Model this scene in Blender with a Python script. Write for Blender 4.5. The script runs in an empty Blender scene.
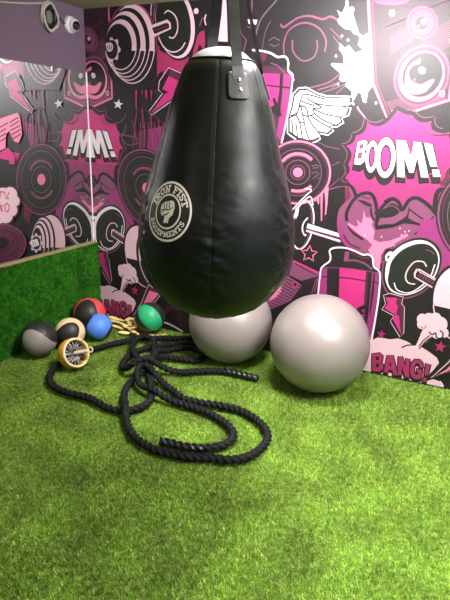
import bpy, bmesh, math, random
import numpy as np
from mathutils import Vector, Matrix, noise
from mathutils.geometry import tessellate_polygon

random.seed(7)
rng = np.random.default_rng(7)
S = 1.0667                     # metres per survey unit
COL = bpy.context.scene.collection

# ------------------------------------------------------------------ camera survey
F = 525.8354
YAW, PITCH, ROLL = -0.439023, 0.311374, 0.0333518
CAM = np.array([2.747429 * S, -3.3250766 * S, 1.5 * S])
ROOM_H = 2.2896 * S
MIRROR_TOP = 1.8735 * S
PANEL_TOP = 0.6133 * S
ROOM_X, ROOM_Y = 4.3, -5.4


def cam_axes():
    cy, sy = math.cos(YAW), math.sin(YAW)
    f0 = np.array([sy, cy, 0.]); r0 = np.array([cy, -sy, 0.]); u0 = np.array([0, 0, 1.])
    f = f0 * math.cos(PITCH) - u0 * math.sin(PITCH)
    u = u0 * math.cos(PITCH) + f0 * math.sin(PITCH)
    r = r0 * math.cos(ROLL) + u * math.sin(ROLL)
    return f, r, -r0 * math.sin(ROLL) + u * math.cos(ROLL)


FW, RT, UP = cam_axes()


def ray(px, py):
    d = FW + RT * (px - 225) / F + UP * (300 - py) / F
    return d / np.linalg.norm(d)


def back(px, py):               # point of the back wall, as (X, Z)
    d = ray(px, py); t = -CAM[1] / d[1]; q = CAM + t * d
    return (q[0], q[2])


def back_in_mirror(px, py):     # same wall, seen by way of the mirror
    d = ray(px, py); t = -CAM[1] / d[1]; q = CAM + t * d
    return (-q[0], q[2])


def left(px, py):               # point of the left wall, as (y, z)
    d = ray(px, py); t = -CAM[0] / d[0]; q = CAM + t * d
    return (q[1], q[2])


def floor_at(px, py, z=0.0):
    d = ray(px, py); t = (z - CAM[2]) / d[2]; q = CAM + t * d
    return Vector((q[0], q[1], z))


def ball_at(px, py, rp):
    d = ray(px, py); lo, hi = .5, 8.
    for _ in range(60):
        t = (lo + hi) / 2; q = CAM + t * d; R = rp * ((q - CAM) @ FW) / F
        if q[2] > R: lo = t
        else: hi = t
    return Vector(q), R


cd = bpy.data.cameras.new('camera')
cam = bpy.data.objects.new('camera', cd); COL.objects.link(cam)
cd.sensor_fit = 'VERTICAL'; cd.sensor_height = 36; cd.sensor_width = 27
cd.lens = F * 36 / 600
cd.clip_start = .02
m = Matrix.Identity(4)
for i in range(3):
    m[i][0] = RT[i]; m[i][1] = UP[i]; m[i][2] = -FW[i]; m[i][3] = CAM[i]
cam.matrix_world = m
bpy.context.scene.camera = cam


# ------------------------------------------------------------------ materials
def lin(h):
    h = h.lstrip('#'); o = []
    for i in (0, 2, 4):
        c = int(h[i:i + 2], 16) / 255
        o.append(c / 12.92 if c <= .04045 else ((c + .055) / 1.055) ** 2.4)
    return (*o, 1.)


def mat(name, col, rough=.5, metal=0., spec=.5, bump=None, coat=0., vary=None):
    mt = bpy.data.materials.new(name); mt.use_nodes = True
    nt = mt.node_tree; b = nt.nodes['Principled BSDF']
    c = lin(col) if isinstance(col, str) else col
    b.inputs['Base Color'].default_value = c
    b.inputs['Roughness'].default_value = rough
    b.inputs['Metallic'].default_value = metal
    b.inputs['Specular IOR Level'].default_value = spec
    if coat:
        b.inputs['Coat Weight'].default_value = coat; b.inputs['Coat Roughness'].default_value = .15
    if bump or vary:
        tc = nt.nodes.new('ShaderNodeTexCoord')
    if bump:
        n = nt.nodes.new('ShaderNodeTexNoise'); n.inputs['Scale'].default_value = bump[0]; n.inputs['Detail'].default_value = 4
        bp = nt.nodes.new('ShaderNodeBump'); bp.inputs['Strength'].default_value = bump[1]; bp.inputs['Distance'].default_value = bump[2]
        nt.links.new(tc.outputs['Object'], n.inputs['Vector']); nt.links.new(n.outputs['Fac'], bp.inputs['Height'])
        nt.links.new(bp.outputs['Normal'], b.inputs['Normal'])
    if vary:                                  # scale, second colour
        n = nt.nodes.new('ShaderNodeTexNoise'); n.inputs['Scale'].default_value = vary[0]; n.inputs['Detail'].default_value = 5
        mx = nt.nodes.new('ShaderNodeMix'); mx.data_type = 'RGBA'
        rp = nt.nodes.new('ShaderNodeValToRGB'); rp.color_ramp.elements[0].position = .38; rp.color_ramp.elements[1].position = .62
        nt.links.new(tc.outputs['Object'], n.inputs['Vector']); nt.links.new(n.outputs['Fac'], rp.inputs['Fac'])
        nt.links.new(rp.outputs['Color'], mx.inputs['Factor'])
        mx.inputs['A'].default_value = c; mx.inputs['B'].default_value = lin(vary[1])
        nt.links.new(mx.outputs['Result'], b.inputs['Base Color'])
    return mt


def emit(name, col, strength):
    mt = bpy.data.materials.new(name); mt.use_nodes = True
    b = mt.node_tree.nodes['Principled BSDF']
    b.inputs['Base Color'].default_value = (.8, .8, .8, 1)
    b.inputs['Emission Color'].default_value = col; b.inputs['Emission Strength'].default_value = strength
    return mt


# ------------------------------------------------------------------ object helpers
def link(name, bm, mats, parent=None, smooth=False, loc=None):
    me = bpy.data.meshes.new(name)
    bm.to_mesh(me); bm.free()
    for q in (mats if isinstance(mats, (list, tuple)) else [mats]): me.materials.append(q)
    if smooth:
        for p in me.polygons: p.use_smooth = True
    o = bpy.data.objects.new(name, me); COL.objects.link(o)
    if parent: o.parent = parent
    if loc is not None: o.location = loc
    return o


def tag(o, label=None, cat=None, group=None, kind=None):
    if label: o['label'] = label
    if cat: o['category'] = cat
    if group: o['group'] = group
    if kind: o['kind'] = kind
    return o


def empty(name, loc, label, cat, group=None):
    o = bpy.data.objects.new(name, None); COL.objects.link(o); o.location = loc
    o.empty_display_size = .05
    return tag(o, label, cat, group)


def box(bm, x0, x1, y0, y1, z0, z1, bevel=0., mi=0):
    r = bmesh.ops.create_cube(bm, size=1)
    vs = r['verts']
    for v in vs:
        v.co = Vector(((x0 + x1) / 2 + v.co.x * (x1 - x0), (y0 + y1) / 2 + v.co.y * (y1 - y0), (z0 + z1) / 2 + v.co.z * (z1 - z0)))
    fs = {f for v in vs for f in v.link_faces}
    for f in fs: f.material_index = mi
    if bevel:
        es = {e for v in vs for e in v.link_edges}
        bmesh.ops.bevel(bm, geom=list(es), offset=bevel, segments=3, affect='EDGES', profile=.5)


def lathe(bm, prof, n=48, mi=0, M=None, close=False):
    """prof: list of (r, h) about local Z; M places it."""
    M = M or Matrix.Identity(4)
    rings = []
    for r, h in prof:
        if r < 1e-6:
            rings.append([bm.verts.new(M @ Vector((0, 0, h)))])
        else:
            rings.append([bm.verts.new(M @ Vector((r * math.cos(2 * math.pi * k / n), r * math.sin(2 * math.pi * k / n), h))) for k in range(n)])
    pairs = list(zip(rings, rings[1:]))
    if close: pairs.append((rings[-1], rings[0]))
    for a, b in pairs:
        for k in range(n):
            k2 = (k + 1) % n
            if len(a) == 1 and len(b) == 1: continue
            if len(a) == 1: f = bm.faces.new((a[0], b[k2], b[k]))
            elif len(b) == 1: f = bm.faces.new((a[k], a[k2], b[0]))
            else: f = bm.faces.new((a[k], a[k2], b[k2], b[k]))
            f.material_index = mi
    return rings


def tube(bm, pts, r, n=10, closed=False, mi=0, caps=True):
    pts = [Vector(p) for p in pts]; N = len(pts)
    tang = []
    for i in range(N):
        a = pts[(i - 1) % N] if (closed or i > 0) else pts[0]
        b = pts[(i + 1) % N] if (closed or i < N - 1) else pts[-1]
        tang.append((b - a).normalized())
    nrm = tang[0].orthogonal().normalized(); rings = []
    for i in range(N):
        nrm = (nrm - tang[i] * nrm.dot(tang[i])).normalized(); bi = tang[i].cross(nrm)
        rr = r[i] if isinstance(r, (list, tuple)) else r
        rings.append([bm.verts.new(pts[i] + (nrm * math.cos(2 * math.pi * k / n) + bi * math.sin(2 * math.pi * k / n)) * rr) for k in range(n)])
    for i in range(N if closed else N - 1):
        a, b = rings[i], rings[(i + 1) % N]
        for k in range(n):
            f = bm.faces.new((a[k], a[(k + 1) % n], b[(k + 1) % n], b[k])); f.material_index = mi
    if not closed and caps:
        bm.faces.new(rings[0][::-1]).material_index = mi; bm.faces.new(rings[-1]).material_index = mi


def axis_matrix(origin, zdir, up=(0, 0, 1)):
    z = Vector(zdir).normalized(); x = Vector(up).cross(z)
    if x.length < 1e-5: x = Vector((1, 0, 0))
    x.normalize(); y = z.cross(x)
    M = Matrix.Identity(4)
    for i in range(3):
        M[i][0] = x[i]; M[i][1] = y[i]; M[i][2] = z[i]; M[i][3] = origin[i]
    return M


def spline(P, n=8, closed=False):
    P = [np.array(p, float) for p in P]; N = len(P); o = []
    rngi = range(N if closed else N - 1)
    for i in rngi:
        b, c = P[i], P[(i + 1) % N]
        a = P[(i - 1) % N] if (closed or i > 0) else 2 * b - c
        d = P[(i + 2) % N] if (closed or i < N - 2) else 2 * c - b
        for k in range(n):
            t = k / n
            o.append(.5 * (2 * b + (c - a) * t + (2 * a - 5 * b + 4 * c - d) * t * t + (3 * b - a - 3 * c + d) * t ** 3))
    if not closed: o.append(P[-1])
    return o


# ------------------------------------------------------------------ the mural on the back wall
PAL = {
    'K': '#161214', 'G': '#141913', 'D': '#40202f', 'V': '#6e3a58', 'W': '#cdc5c8', 'L': '#c9a9b4',
    'P': '#cc6c8c', 'M': '#ab266a', 'U': '#802862', 'Y': '#5c4852', 'R': '#8e2652', 'C': '#b04452', 'N': '#4c1a34', 'B': '#2a171f',
}
PK = list(PAL)
PMAT = [mat('mural_ink_' + n, PAL[k], .50, spec=.46, bump=(260, .10, .002)) for k, n in zip(PK, [
    'black', 'charcoal', 'maroon', 'mauve', 'white', 'blush', 'pink', 'magenta', 'purple', 'grey', 'crimson', 'coral', 'plum', 'ember'])]
PERIOD = 2.283 * S
WX0, WX1 = 0.0, ROOM_X
mb = bmesh.new()
layer = [0]


def clip(loop, ax, lim, keep_less):
    o = []; n = len(loop)
    for i in range(n):
        a, b = loop[i], loop[(i + 1) % n]
        ia = (a[ax] <= lim) if keep_less else (a[ax] >= lim)
        ib = (b[ax] <= lim) if keep_less else (b[ax] >= lim)
        if ia: o.append(a)
        if ia != ib:
            t = (lim - a[ax]) / (b[ax] - a[ax]); o.append((a[0] + (b[0] - a[0]) * t, a[1] + (b[1] - a[1]) * t))
    return o


def put(loops, col, single=False):
    """Filled outline (first loop) with holes, printed on the wall and on its pattern repeats."""
    layer[0] += 1
    y = -0.00003 * layer[0]
    for k in ((0,) if single else (-1, 0, 1)):
        ls = [[(p[0] + k * PERIOD, p[1]) for p in l] for l in loops]
        out = ls[0]
        xs = [p[0] for p in out]; zs = [p[1] for p in out]
        if max(xs) < WX0 or min(xs) > WX1 or max(zs) < 0 or min(zs) > ROOM_H: continue
        if min(xs) < WX0 or max(xs) > WX1 or min(zs) < 0 or max(zs) > ROOM_H:
            q = []
            for l in ls:
                for a in ((0, WX0, False), (0, WX1, True), (1, 0, False), (1, ROOM_H, True)):
                    l = clip(l, *a) if l else l
                if len(l) > 2: q.append(l)
            ls = q
            if not ls: continue
        tri = tessellate_polygon([[Vector((p[0], 0, p[1])) for p in l] for l in ls])
        vs = [mb.verts.new((p[0], y, p[1])) for l in ls for p in l]
        for t in tri:
            try:
                f = mb.faces.new([vs[i] for i in t]); f.material_index = PK.index(col)
                f.normal_update()
                if f.normal.y > 0: f.normal_flip()
            except ValueError: pass


def put_strokes(lines, col, w, closed=False):
    """Open or closed painted lines of width w metres."""
    layer[0] += 1
    y = -0.00003 * layer[0]
    for pts in lines:
        P = np.array(pts, float); n = len(P)
        if n < 2: continue
        d = np.roll(P, -1, 0) - np.roll(P, 1, 0)
        if not closed: d[0] = P[1] - P[0]; d[-1] = P[-1] - P[-2]
        d /= np.maximum(np.linalg.norm(d, axis=1, keepdims=True), 1e-9)
        nn = np.stack([-d[:, 1], d[:, 0]], 1) * w / 2
        A, B = P + nn, P - nn
        for k in (-1, 0, 1):
            off = np.array([k * PERIOD, 0])
            for i in range(n if closed else n - 1):
                j = (i + 1) % n
                q = [tuple(v + off) for v in (A[i], A[j], B[j], B[i])]
                xs = [v[0] for v in q]; zs = [v[1] for v in q]
                if max(xs) < WX0 or min(xs) > WX1 or max(zs) < 0 or min(zs) > ROOM_H: continue
                for a in ((0, WX0, False), (0, WX1, True), (1, 0, False), (1, ROOM_H, True)):
                    q = clip(q, *a) if q else q
                if len(q) < 3: continue
                try:
                    f = mb.faces.new([mb.verts.new((v[0], y, v[1])) for v in q]); f.material_index = PK.index(col)
                    f.normal_update()
                    if f.normal.y > 0: f.normal_flip()
                except ValueError: pass


class Fr:
    """A measuring frame on the wall: origin and magnification of a survey close-up."""
    def __init__(s, kind, x0, y0, sc): s.kind, s.x0, s.y0, s.sc = kind, x0, y0, sc
    def pt(s, q):
        x, y = s.x0 + q[0] / s.sc, s.y0 + q[1] / s.sc
        return back_in_mirror(x, y) if s.kind == 'M' else back(x, y)
    def pts(s, P, smooth=0, closed=True):
        if smooth: P = spline(P, smooth, closed)
        return [s.pt(q) for q in P]
    def px(s): return .0068 if s.kind == 'R' else .0092
    def fill(s, P, col, sm=0, holes=(), holesm=0): put([s.pts(P, sm)] + [s.pts(h, holesm) for h in holes], col)
    def line(s, P, col, w=1., sm=6, closed=False): put_strokes([s.pts(P, sm, closed)], col, w * s.px(), closed)
    def lines(s, LS, col, w=1., sm=0): put_strokes([s.pts(P, sm, False) for P in LS], col, w * s.px())
    def ell(s, c, rx, ry, rot=0, n=56, a0=0, a1=360):
        o = []; cr, sr = math.cos(math.radians(rot)), math.sin(math.radians(rot))
        full = abs(a1 - a0) >= 360
        for i in range(n if full else n + 1):
            t = math.radians(a0 + (a1 - a0) * i / n); x, y = rx * math.cos(t), ry * math.sin(t)
            o.append((c[0] + x * cr - y * sr, c[1] + x * sr + y * cr))
        return o
    def disc(s, c, rx, ry, col, rot=0, inner=None):
        hs = [s.pts(s.ell(c, rx * inner, ry * inner, rot))] if inner else []
        put([s.pts(s.ell(c, rx, ry, rot))] + hs, col)
    def ring(s, c, rx, ry, col, w=1., rot=0, a0=0, a1=360):
        put_strokes([s.pts(s.ell(c, rx, ry, rot, 56, a0, a1))], col, w * s.px(), abs(a1 - a0) >= 360)
    def star(s, c, R, col, rot=0, k=.42, stroke=None):
        P = [(c[0] + (R if i % 2 == 0 else R * k) * math.sin(math.pi * i / 5 + rot), c[1] - (R if i % 2 == 0 else R * k) * math.cos(math.pi * i / 5 + rot)) for i in range(10)]
        if stroke: put_strokes([s.pts(P)], col, stroke * s.px(), True)
        else: s.fill(P, col)


A = Fr('R', 240, 0, 3.75); B = Fr('R', 340, 0, 4.09); Cc = Fr('R', 330, 100, 3.75)
T1 = Fr('R', 255, 0, 7.5); T2 = Fr('R', 255, 70, 4.5); T5 = Fr('R', 350, 60, 4.5); T6 = Fr('R', 340, 120, 4.09); T7 = Fr('R', 270, 140, 6.43)
U1 = Fr('R', 280, 200, 6.); U2 = Fr('R', 325, 180, 6.43); U3 = Fr('R', 385, 180, 6.923); U4 = Fr('R', 315, 230, 6.43)
U5 = Fr('R', 375, 230, 6.); U6 = Fr('R', 360, 285, 5.); U7 = Fr('R', 265, 240, 7.5); U8 = Fr('R', 330, 0, 5.)
R1 = Fr('R', 0, 0, 1.); L1 = Fr('L', 0, 0, 1.); M1 = Fr('M', 0, 0, 1.)
l3 = Fr('M', 0, 60, 7.5); l4 = Fr('L', 50, 60, 7.5); l5 = Fr('M', 0, 120, 7.5); l7 = Fr('M', 0, 190, 7.5); l8 = Fr('M', 50, 190, 7.5)
m1 = Fr('L', 100, 0, 7.5); m2 = Fr('L', 150, 0, 7.5); m3 = Fr('L', 95, 60, 5.); m4 = Fr('L', 90, 120, 5.625); m5 = Fr('L', 90, 190, 7.5)
m6 = Fr('L', 90, 250, 7.5); m7 = Fr('L', 140, 260, 6.43); m8 = Fr('R', 185, 0, 5.625); ll = Fr('L', 80, 0, 3.214)


def shift(P): return [(q[0] + PERIOD, q[1]) for q in P]


# --- curls and rings behind the wing
T1.line([(165, 0), (110, 60), (60, 120), (25, 190), (0, 290)], 'Y', 1.5)
T1.line([(118, 155), (80, 230), (62, 310), (55, 370)], 'Y', .7)
T1.line([(100, 310), (140, 282), (188, 305)], 'Y', .8)
T1.line([(110, 330), (145, 346), (182, 330)], 'Y', .8)
A.line([(152, 90), (163, 102), (185, 88), (220, 66), (262, 60), (310, 72), (340, 62), (370, 78)], 'V', 1.8)
A.line([(165, 205), (165, 160), (185, 112), (240, 85), (295, 105), (322, 150), (318, 195)], 'V', 1.5)
A.line([(197, 150), (200, 195), (235, 228), (275, 215), (290, 180), (288, 150)], 'V', 1.5)
A.line([(250, 332), (330, 310), (378, 275)], 'V', 1.2); A.line([(290, 338), (350, 318), (395, 295)], 'V', 1.2)
A.line([(300, 350), (360, 330), (400, 312)], 'Y', .8)
m8.fill([(212, 0), (232, 0), (235, 60), (240, 235), (185, 232), (205, 90)], 'L')
m8.fill([(352, 108), (408, 112), (400, 138), (358, 134)], 'W'); m8.line([(378, 0), (375, 50), (372, 100)], 'V', 1.4, 2)
m8.lines([[(305, 150), (320, 195), (345, 225)], [(350, 150), (392, 165)], [(345, 225), (330, 290)]], 'V', 1)

# --- white and pink paint splats
U8.fill([(80, 0), (90, 0), (95, 40), (112, 30), (125, 45), (115, 65), (125, 100), (150, 180), (120, 170), (105, 150), (75, 145), (45, 120),
         (35, 100), (50, 85), (35, 50), (60, 65), (75, 35)], 'L')
U8.fill([(50, 215), (75, 240), (95, 225), (110, 245), (125, 265), (165, 250), (140, 225), (150, 190), (130, 155), (165, 180), (200, 160),
         (212, 430), (190, 460), (180, 515), (165, 510), (155, 470), (140, 460), (120, 500), (105, 490), (110, 460), (90, 440), (75, 430),
         (85, 405), (60, 410), (45, 395), (55, 370), (5, 325), (10, 315), (70, 320), (65, 275), (45, 245)], 'W')
U8.fill([(132, 535), (142, 530), (146, 545), (190, 600), (180, 600), (138, 548)], 'P')
for q in ((118, 520), (40, 420), (30, 280), (90, 200), (60, 180), (230, 515)): U8.disc(q, 6, 7, 'L')
U8.lines([[(0, 140), (60, 200)], [(15, 180), (60, 240)], [(30, 470), (95, 410)], [(10, 440), (60, 400)]], 'V', .8)

# --- loudspeaker
spk = B.pts([(112, -60), (116, 0), (135, 340), (195, 490), (448, 408)]) + shift(L1.pts([(112, 96), (110, 40), (108, -14)]))
put([spk], 'B')
hat = []
for i in range(46):
    x = 150 + i * 9
    hat.append([(x, 470 - max(0, i - 8) * 3.4), (x - 5, 470 - max(0, i - 8) * 3.4 - 300)])
B.lines([[(170 + i * 6.5, max(6 + 0 * i, 120 - i * 2.8)), (170 + i * 6.5 + 22, max(-10, 108 - i * 2.8))] for i in range(42)], 'V', .5)
B.lines([[(205, 150 + i * 9), (300, 90 + i * 9)] for i in range(9)], 'V', .55)
B.lines([[(330, 150 + i * 9), (452, 85 + i * 9)] for i in range(12)], 'V', .55)
B.lines([[(190 + i * 3, 420 + i * 6), (430, 350 + i * 6)] for i in range(9)], 'V', .6)
B.disc((210, -20), 90, 42, 'V')
B.disc((337, 92), 64, 68, 'V'); B.disc((337, 92), 56, 60, 'N'); B.disc((337, 92), 50, 54, 'V'); B.disc((334, 95), 24, 26, 'K')
B.disc((342, 88), 11, 11, 'L'); B.disc((324, 106), 6, 6, 'V')
B.disc((335, 310), 112, 132, 'V', 28); B.disc((335, 310), 100, 120, 'N', 28); B.disc((333, 312), 92, 108, 'P', 28); B.disc((338, 306), 78, 94, 'K', 28)
B.fill([(268, 300), (290, 262), (330, 240), (322, 270), (300, 300), (300, 330), (330, 345), (372, 325), (386, 330), (350, 375), (300, 386), (268, 360)], 'P', 5)
B.disc((322, 302), 40, 40, 'K', 28); B.disc((336, 288), 15, 15, 'L'); B.disc((305, 326), 7, 7, 'V')
B.ring((335, 310), 86, 103, 'L', .9, 28, -90, 40)
put_strokes([spk], 'P', .017, True); put_strokes([B.pts([(128, -60), (132, 0), (150, 338), (205, 475), (440, 398)])], 'R', .007)
for q in ((442, 93.8), (394, 113), (392, 13)):
    R1.ring(q, 2.4, 2.8, 'L', .9); R1.disc(q, 1.0, 1.0, 'P')

# --- burst with its cloud edge
Q = Fr('R', 340, 100, 4.09)
cusps = Q.pts([(75, 430), (40, 372), (22, 318), (34, 262), (26, 186), (66, 146), (112, 88), (188, 96), (236, 40), (296, 62), (374, 86)]) \
    + shift(l4.pts([(450, 472)]) + m4.pts([(146, 14), (168, 76), (190, 160), (160, 206), (152, 262), (168, 300), (140, 340)]))
bulge = [.12, .2, .22, .24, .22, .24, .2, .05, .1, .2, .24, .1, .1, .2, .25, .1, .1, .2, .1, 0]
bc_ = np.array(Q.pt((250, 250))); burst = []; lobes = []
for k in range(len(cusps) - 1):
    a = np.array(cusps[k]); b = np.array(cusps[k + 1]); d = b - a
    nn = np.array([-d[1], d[0]]); nn = nn if nn @ (bc_ - (a + b) / 2) > 0 else -nn
    arc = [tuple(a + d * t + nn * bulge[k] * 4 * t * (1 - t)) for t in np.linspace(0, 1, 9)]
    burst += arc[:-1]
    if bulge[k] >= .2: lobes.append([tuple(np.array(p_) + (a + b - 2 * bc_) / np.linalg.norm(a + b - 2 * bc_) * .030) for p_ in arc])
burst += [cusps[-1]] + Cc.pts([(430, 420), (240, 420), (100, 420)])
put_strokes([burst], 'K', .05, True)
put([burst], 'M'); put_strokes(lobes, 'V', .006)
low = Cc.pts([(70, 330), (120, 300), (230, 312), (330, 322), (448, 322), (448, 420), (100, 420)])
put([low], 'U')
dots = []
for j in range(34):
    for i in range(64):
        x = 60 + i * 6.4; y = 190 + j * 6.6
        edge = 2.0 if y > 330 else (1.3 if (x > 330 or y > 270) else .0)
        if edge: dots.append([(x, y - edge), (x, y + edge)])
Cc.lines([d for d in dots if d[0][0] < 445 and not (d[0][1] > 395)], 'R', .95)
m4.line([(205, 20), (195, 60), (180, 100), (215, 140), (270, 130), (262, 100), (165, 80)], 'Y', .9)
m4.line([(165, 82), (265, 100)], 'V', .8, 1); m4.line([(238, 0), (250, 60), (245, 180)], 'Y', .7)

# --- BOOM!
BO = [
    ([(104, 158), (128, 149), (140, 156), (139, 178), (128, 194), (135, 204), (130, 230), (114, 243), (90, 240)],
     [[(114, 168), (124, 166), (123, 178), (112, 184)], [(109, 199), (119, 196), (117, 216), (105, 221)]], 0),
    (Cc.ell((157, 212), 23, 60, 5), [Cc.ell((157, 212), 9, 36, 5)], 0),
    (Cc.ell((209, 216), 37, 76, 3), [Cc.ell((209, 217), 18, 47, 3)], 0),
    ([(250, 150), (285, 152), (304, 212), (314, 156), (343, 160), (370, 290), (342, 290), (328, 214), (314, 272), (297, 272), (277, 212), (281, 290), (252, 288)], [], 0),
    ([(352, 160), (384, 166), (403, 250), (377, 250)], [], 0), ([(382, 261), (409, 261), (416, 288), (387, 288)], [], 0)]
for P, H, _ in BO:
    Q = [(x - 3, y + 22) for x, y in P]
    Cc.fill(Q, 'K')
    Cc.line(Q, 'K', 3.0, 0, True)
for P, H, _ in BO: Cc.line(P, 'K', 2.2, 0, True)
for P, H, _ in BO: Cc.fill(P, 'W', 0, H)
for P, H, _ in BO:
    for h in H:
        Cc.fill([(x - 1, y + 6) for x, y in h] if len(h) > 6 else h, 'M'); Cc.line(h, 'K', 1.2, 0, True)

# --- lips
lip = [(349, 199), (340, 208), (337, 221), (339, 235), (346, 246), (356, 254), (372, 262), (392, 262), (402, 252), (418, 240), (434, 233), (440, 222), (432, 210),
       (421, 201), (410, 198), (402, 205), (396, 198), (388, 199), (380, 207), (375, 214), (372, 202), (366, 194), (357, 192), (352, 195)]
R1.fill(lip, 'V', 5)
U2.fill([(98, 215), (84, 290), (104, 370), (150, 440), (200, 470), (150, 400), (115, 310)], 'U', 4)
U2.line([(95, 34), (150, 30), (182, 58), (198, 100)], 'K', 3.4); U2.line([(0, 70), (80, 45), (150, 45), (175, 70)], 'V', .8)
U2.line([(142, 265), (138, 220), (160, 165), (200, 112), (250, 85), (298, 90), (325, 140), (336, 230), (328, 300)], 'K', 3.2)
U2.fill([(205, 125), (250, 132), (300, 155), (300, 178), (250, 158)], 'K'); U2.line([(230, 100), (270, 118), (300, 116)], 'N', 1.3)
U2.line([(295, 180), (300, 225), (318, 262)], 'K', 2)
U2.fill([(145, 290), (180, 330), (250, 378), (240, 388), (180, 350), (148, 310)], 'K'); U2.line([(118, 350), (160, 410), (225, 440)], 'N', 2)
U2.line([(338, 262), (352, 205), (375, 165), (420, 128), (452, 118)], 'K', 3.2)
U3.line([(-5, 155), (50, 130), (95, 155), (120, 207), (165, 142), (215, 124), (270, 150), (330, 205), (392, 292), (412, 335)], 'K', 3.4)
U3.fill([(-40, 215), (0, 190), (50, 160), (95, 185), (108, 215), (60, 252), (-10, 262), (-50, 255)], 'K', 4); U3.line([(-15, 200), (40, 178), (85, 195), (100, 220)], 'V', .8)
U3.fill([(-70, 320), (0, 305), (60, 305), (125, 268), (152, 245), (166, 180), (172, 205), (160, 262), (205, 288), (272, 312), (268, 322), (190, 305), (130, 300), (60, 328), (-60, 345)], 'K')
U3.lines([[(172, 205), (230, 248), (292, 290)], [(338, 250), (275, 325), (200, 377)]], 'K', 1.3)
U3.fill([(375, 120), (445, 90), (400, 170), (375, 212), (368, 170)], 'P')
U3.line([(445, 75), (380, 68), (352, 120), (348, 200), (375, 262)], 'K', 4)
U2.fill([(250, 190), (262, 240), (290, 240), (310, 265), (300, 290), (320, 330), (310, 380), (350, 400), (450, 385), (450, 420), (390, 440), (340, 450),
         (300, 412), (270, 382), (215, 345), (145, 285), (152, 276), (200, 302), (215, 290), (205, 252), (235, 282), (246, 240)], 'P')
U5.fill([(0, 70), (60, 90), (100, 60), (140, 45), (190, 20), (202, 35), (150, 62), (110, 85), (60, 112), (38, 150), (30, 230), (12, 245), (-10, 170), (-40, 120)], 'P')
for q in ((180, 10), (160, 30), (150, -10), (205, 5), (-60, 30), (40, 40)): U5.disc(q, 5, 5, 'L')

# --- right-hand weight plate of the pattern (seen beside the bag and in the mirror)
pc = (305, 445)
l5.fill([(95, 240), (60, 330), (110, 330), (150, 250)], 'M')
L1.fill([(117, 190), (130, 205), (136, 232), (128, 237), (118, 222), (108, 205), (110, 190)], 'U')
L1.fill([(148, 130), (163, 126), (158, 154), (149, 156)], 'U'); L1.fill([(138, 132), (146, 128), (146, 152), (139, 154)], 'N')
L1.lines([[(x, 122), (x - 1, 156)] for x in (141, 145, 149, 152, 155, 159)], 'V', .8)
l5.disc(pc, 195, 275, 'K'); l5.ring(pc, 184, 262, 'V', 1.3); l5.ring(pc, 168, 242, 'N', .8); l5.disc(pc, 160, 232, 'G'); l5.ring(pc, 148, 215, 'Y', .6)
l5.ring(pc, 72, 98, 'Y', .7); l5.disc(pc, 30, 42, 'P'); l5.ring(pc, 44, 60, 'N', .6)
l5.ring(pc, 98, 140, 'V', 2.2, 0, -150, -35); l5.ring(pc, 98, 140, 'V', 2.2, 0, 35, 140); l5.ring(pc, 118, 165, 'N', .7, 0, -150, -35)
l5.lines([[(170, 440), (180, 490)], [(195, 430), (205, 500)], [(405, 440), (420, 490)], [(430, 430), (440, 480)], [(175, 505), (205, 495)]], 'N', .9)
l5.lines([[(x, 20 + (x * 7) % 40), (x + 2, 185)] for x in (215, 232, 250, 262, 280, 340, 366)], 'N', .8)

# --- big bottle behind the bag
T2.fill([(-20, -18), (60, -20), (120, -8), (150, 0), (168, 18), (168, 60), (150, 180), (118, 345), (60, 345), (-40, 60)], 'D')
T2.fill([(5, 13), (112, 18), (110, 95), (96, 185), (62, 165), (20, 52)], 'M'); T2.fill([(112, 16), (128, 18), (122, 120), (100, 210), (96, 180), (110, 95)], 'K')
T2.fill([(130, 14), (164, 22), (150, 170), (118, 330), (98, 290), (120, 150)], 'U'); T2.line([(22, 66), (168, 82)], 'K', 1.5, 1)
T2.fill([(66, 168), (92, 158), (118, 186), (104, 212), (80, 192)], 'K'); T2.fill([(78, 130), (92, 124), (122, 205), (106, 212)], 'K'); T2.fill([(62, 190), (112, 160), (118, 172), (68, 200)], 'K')
T1.fill([(10, 400), (90, 395), (85, 440), (60, 480), (45, 430)], 'N'); T1.line([(120, 475), (165, 490), (200, 520), (225, 545)], 'V', 1.3)
T1.line([(-20, 375), (60, 384), (120, 400), (172, 428), (215, 424), (240, 436), (252, 475), (250, 525), (275, 560), (292, 605)], 'W', 1.8)
T2.line([(150, 5), (170, 22), (168, 62), (155, 160), (136, 260), (116, 350)], 'W', 1.6)

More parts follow.
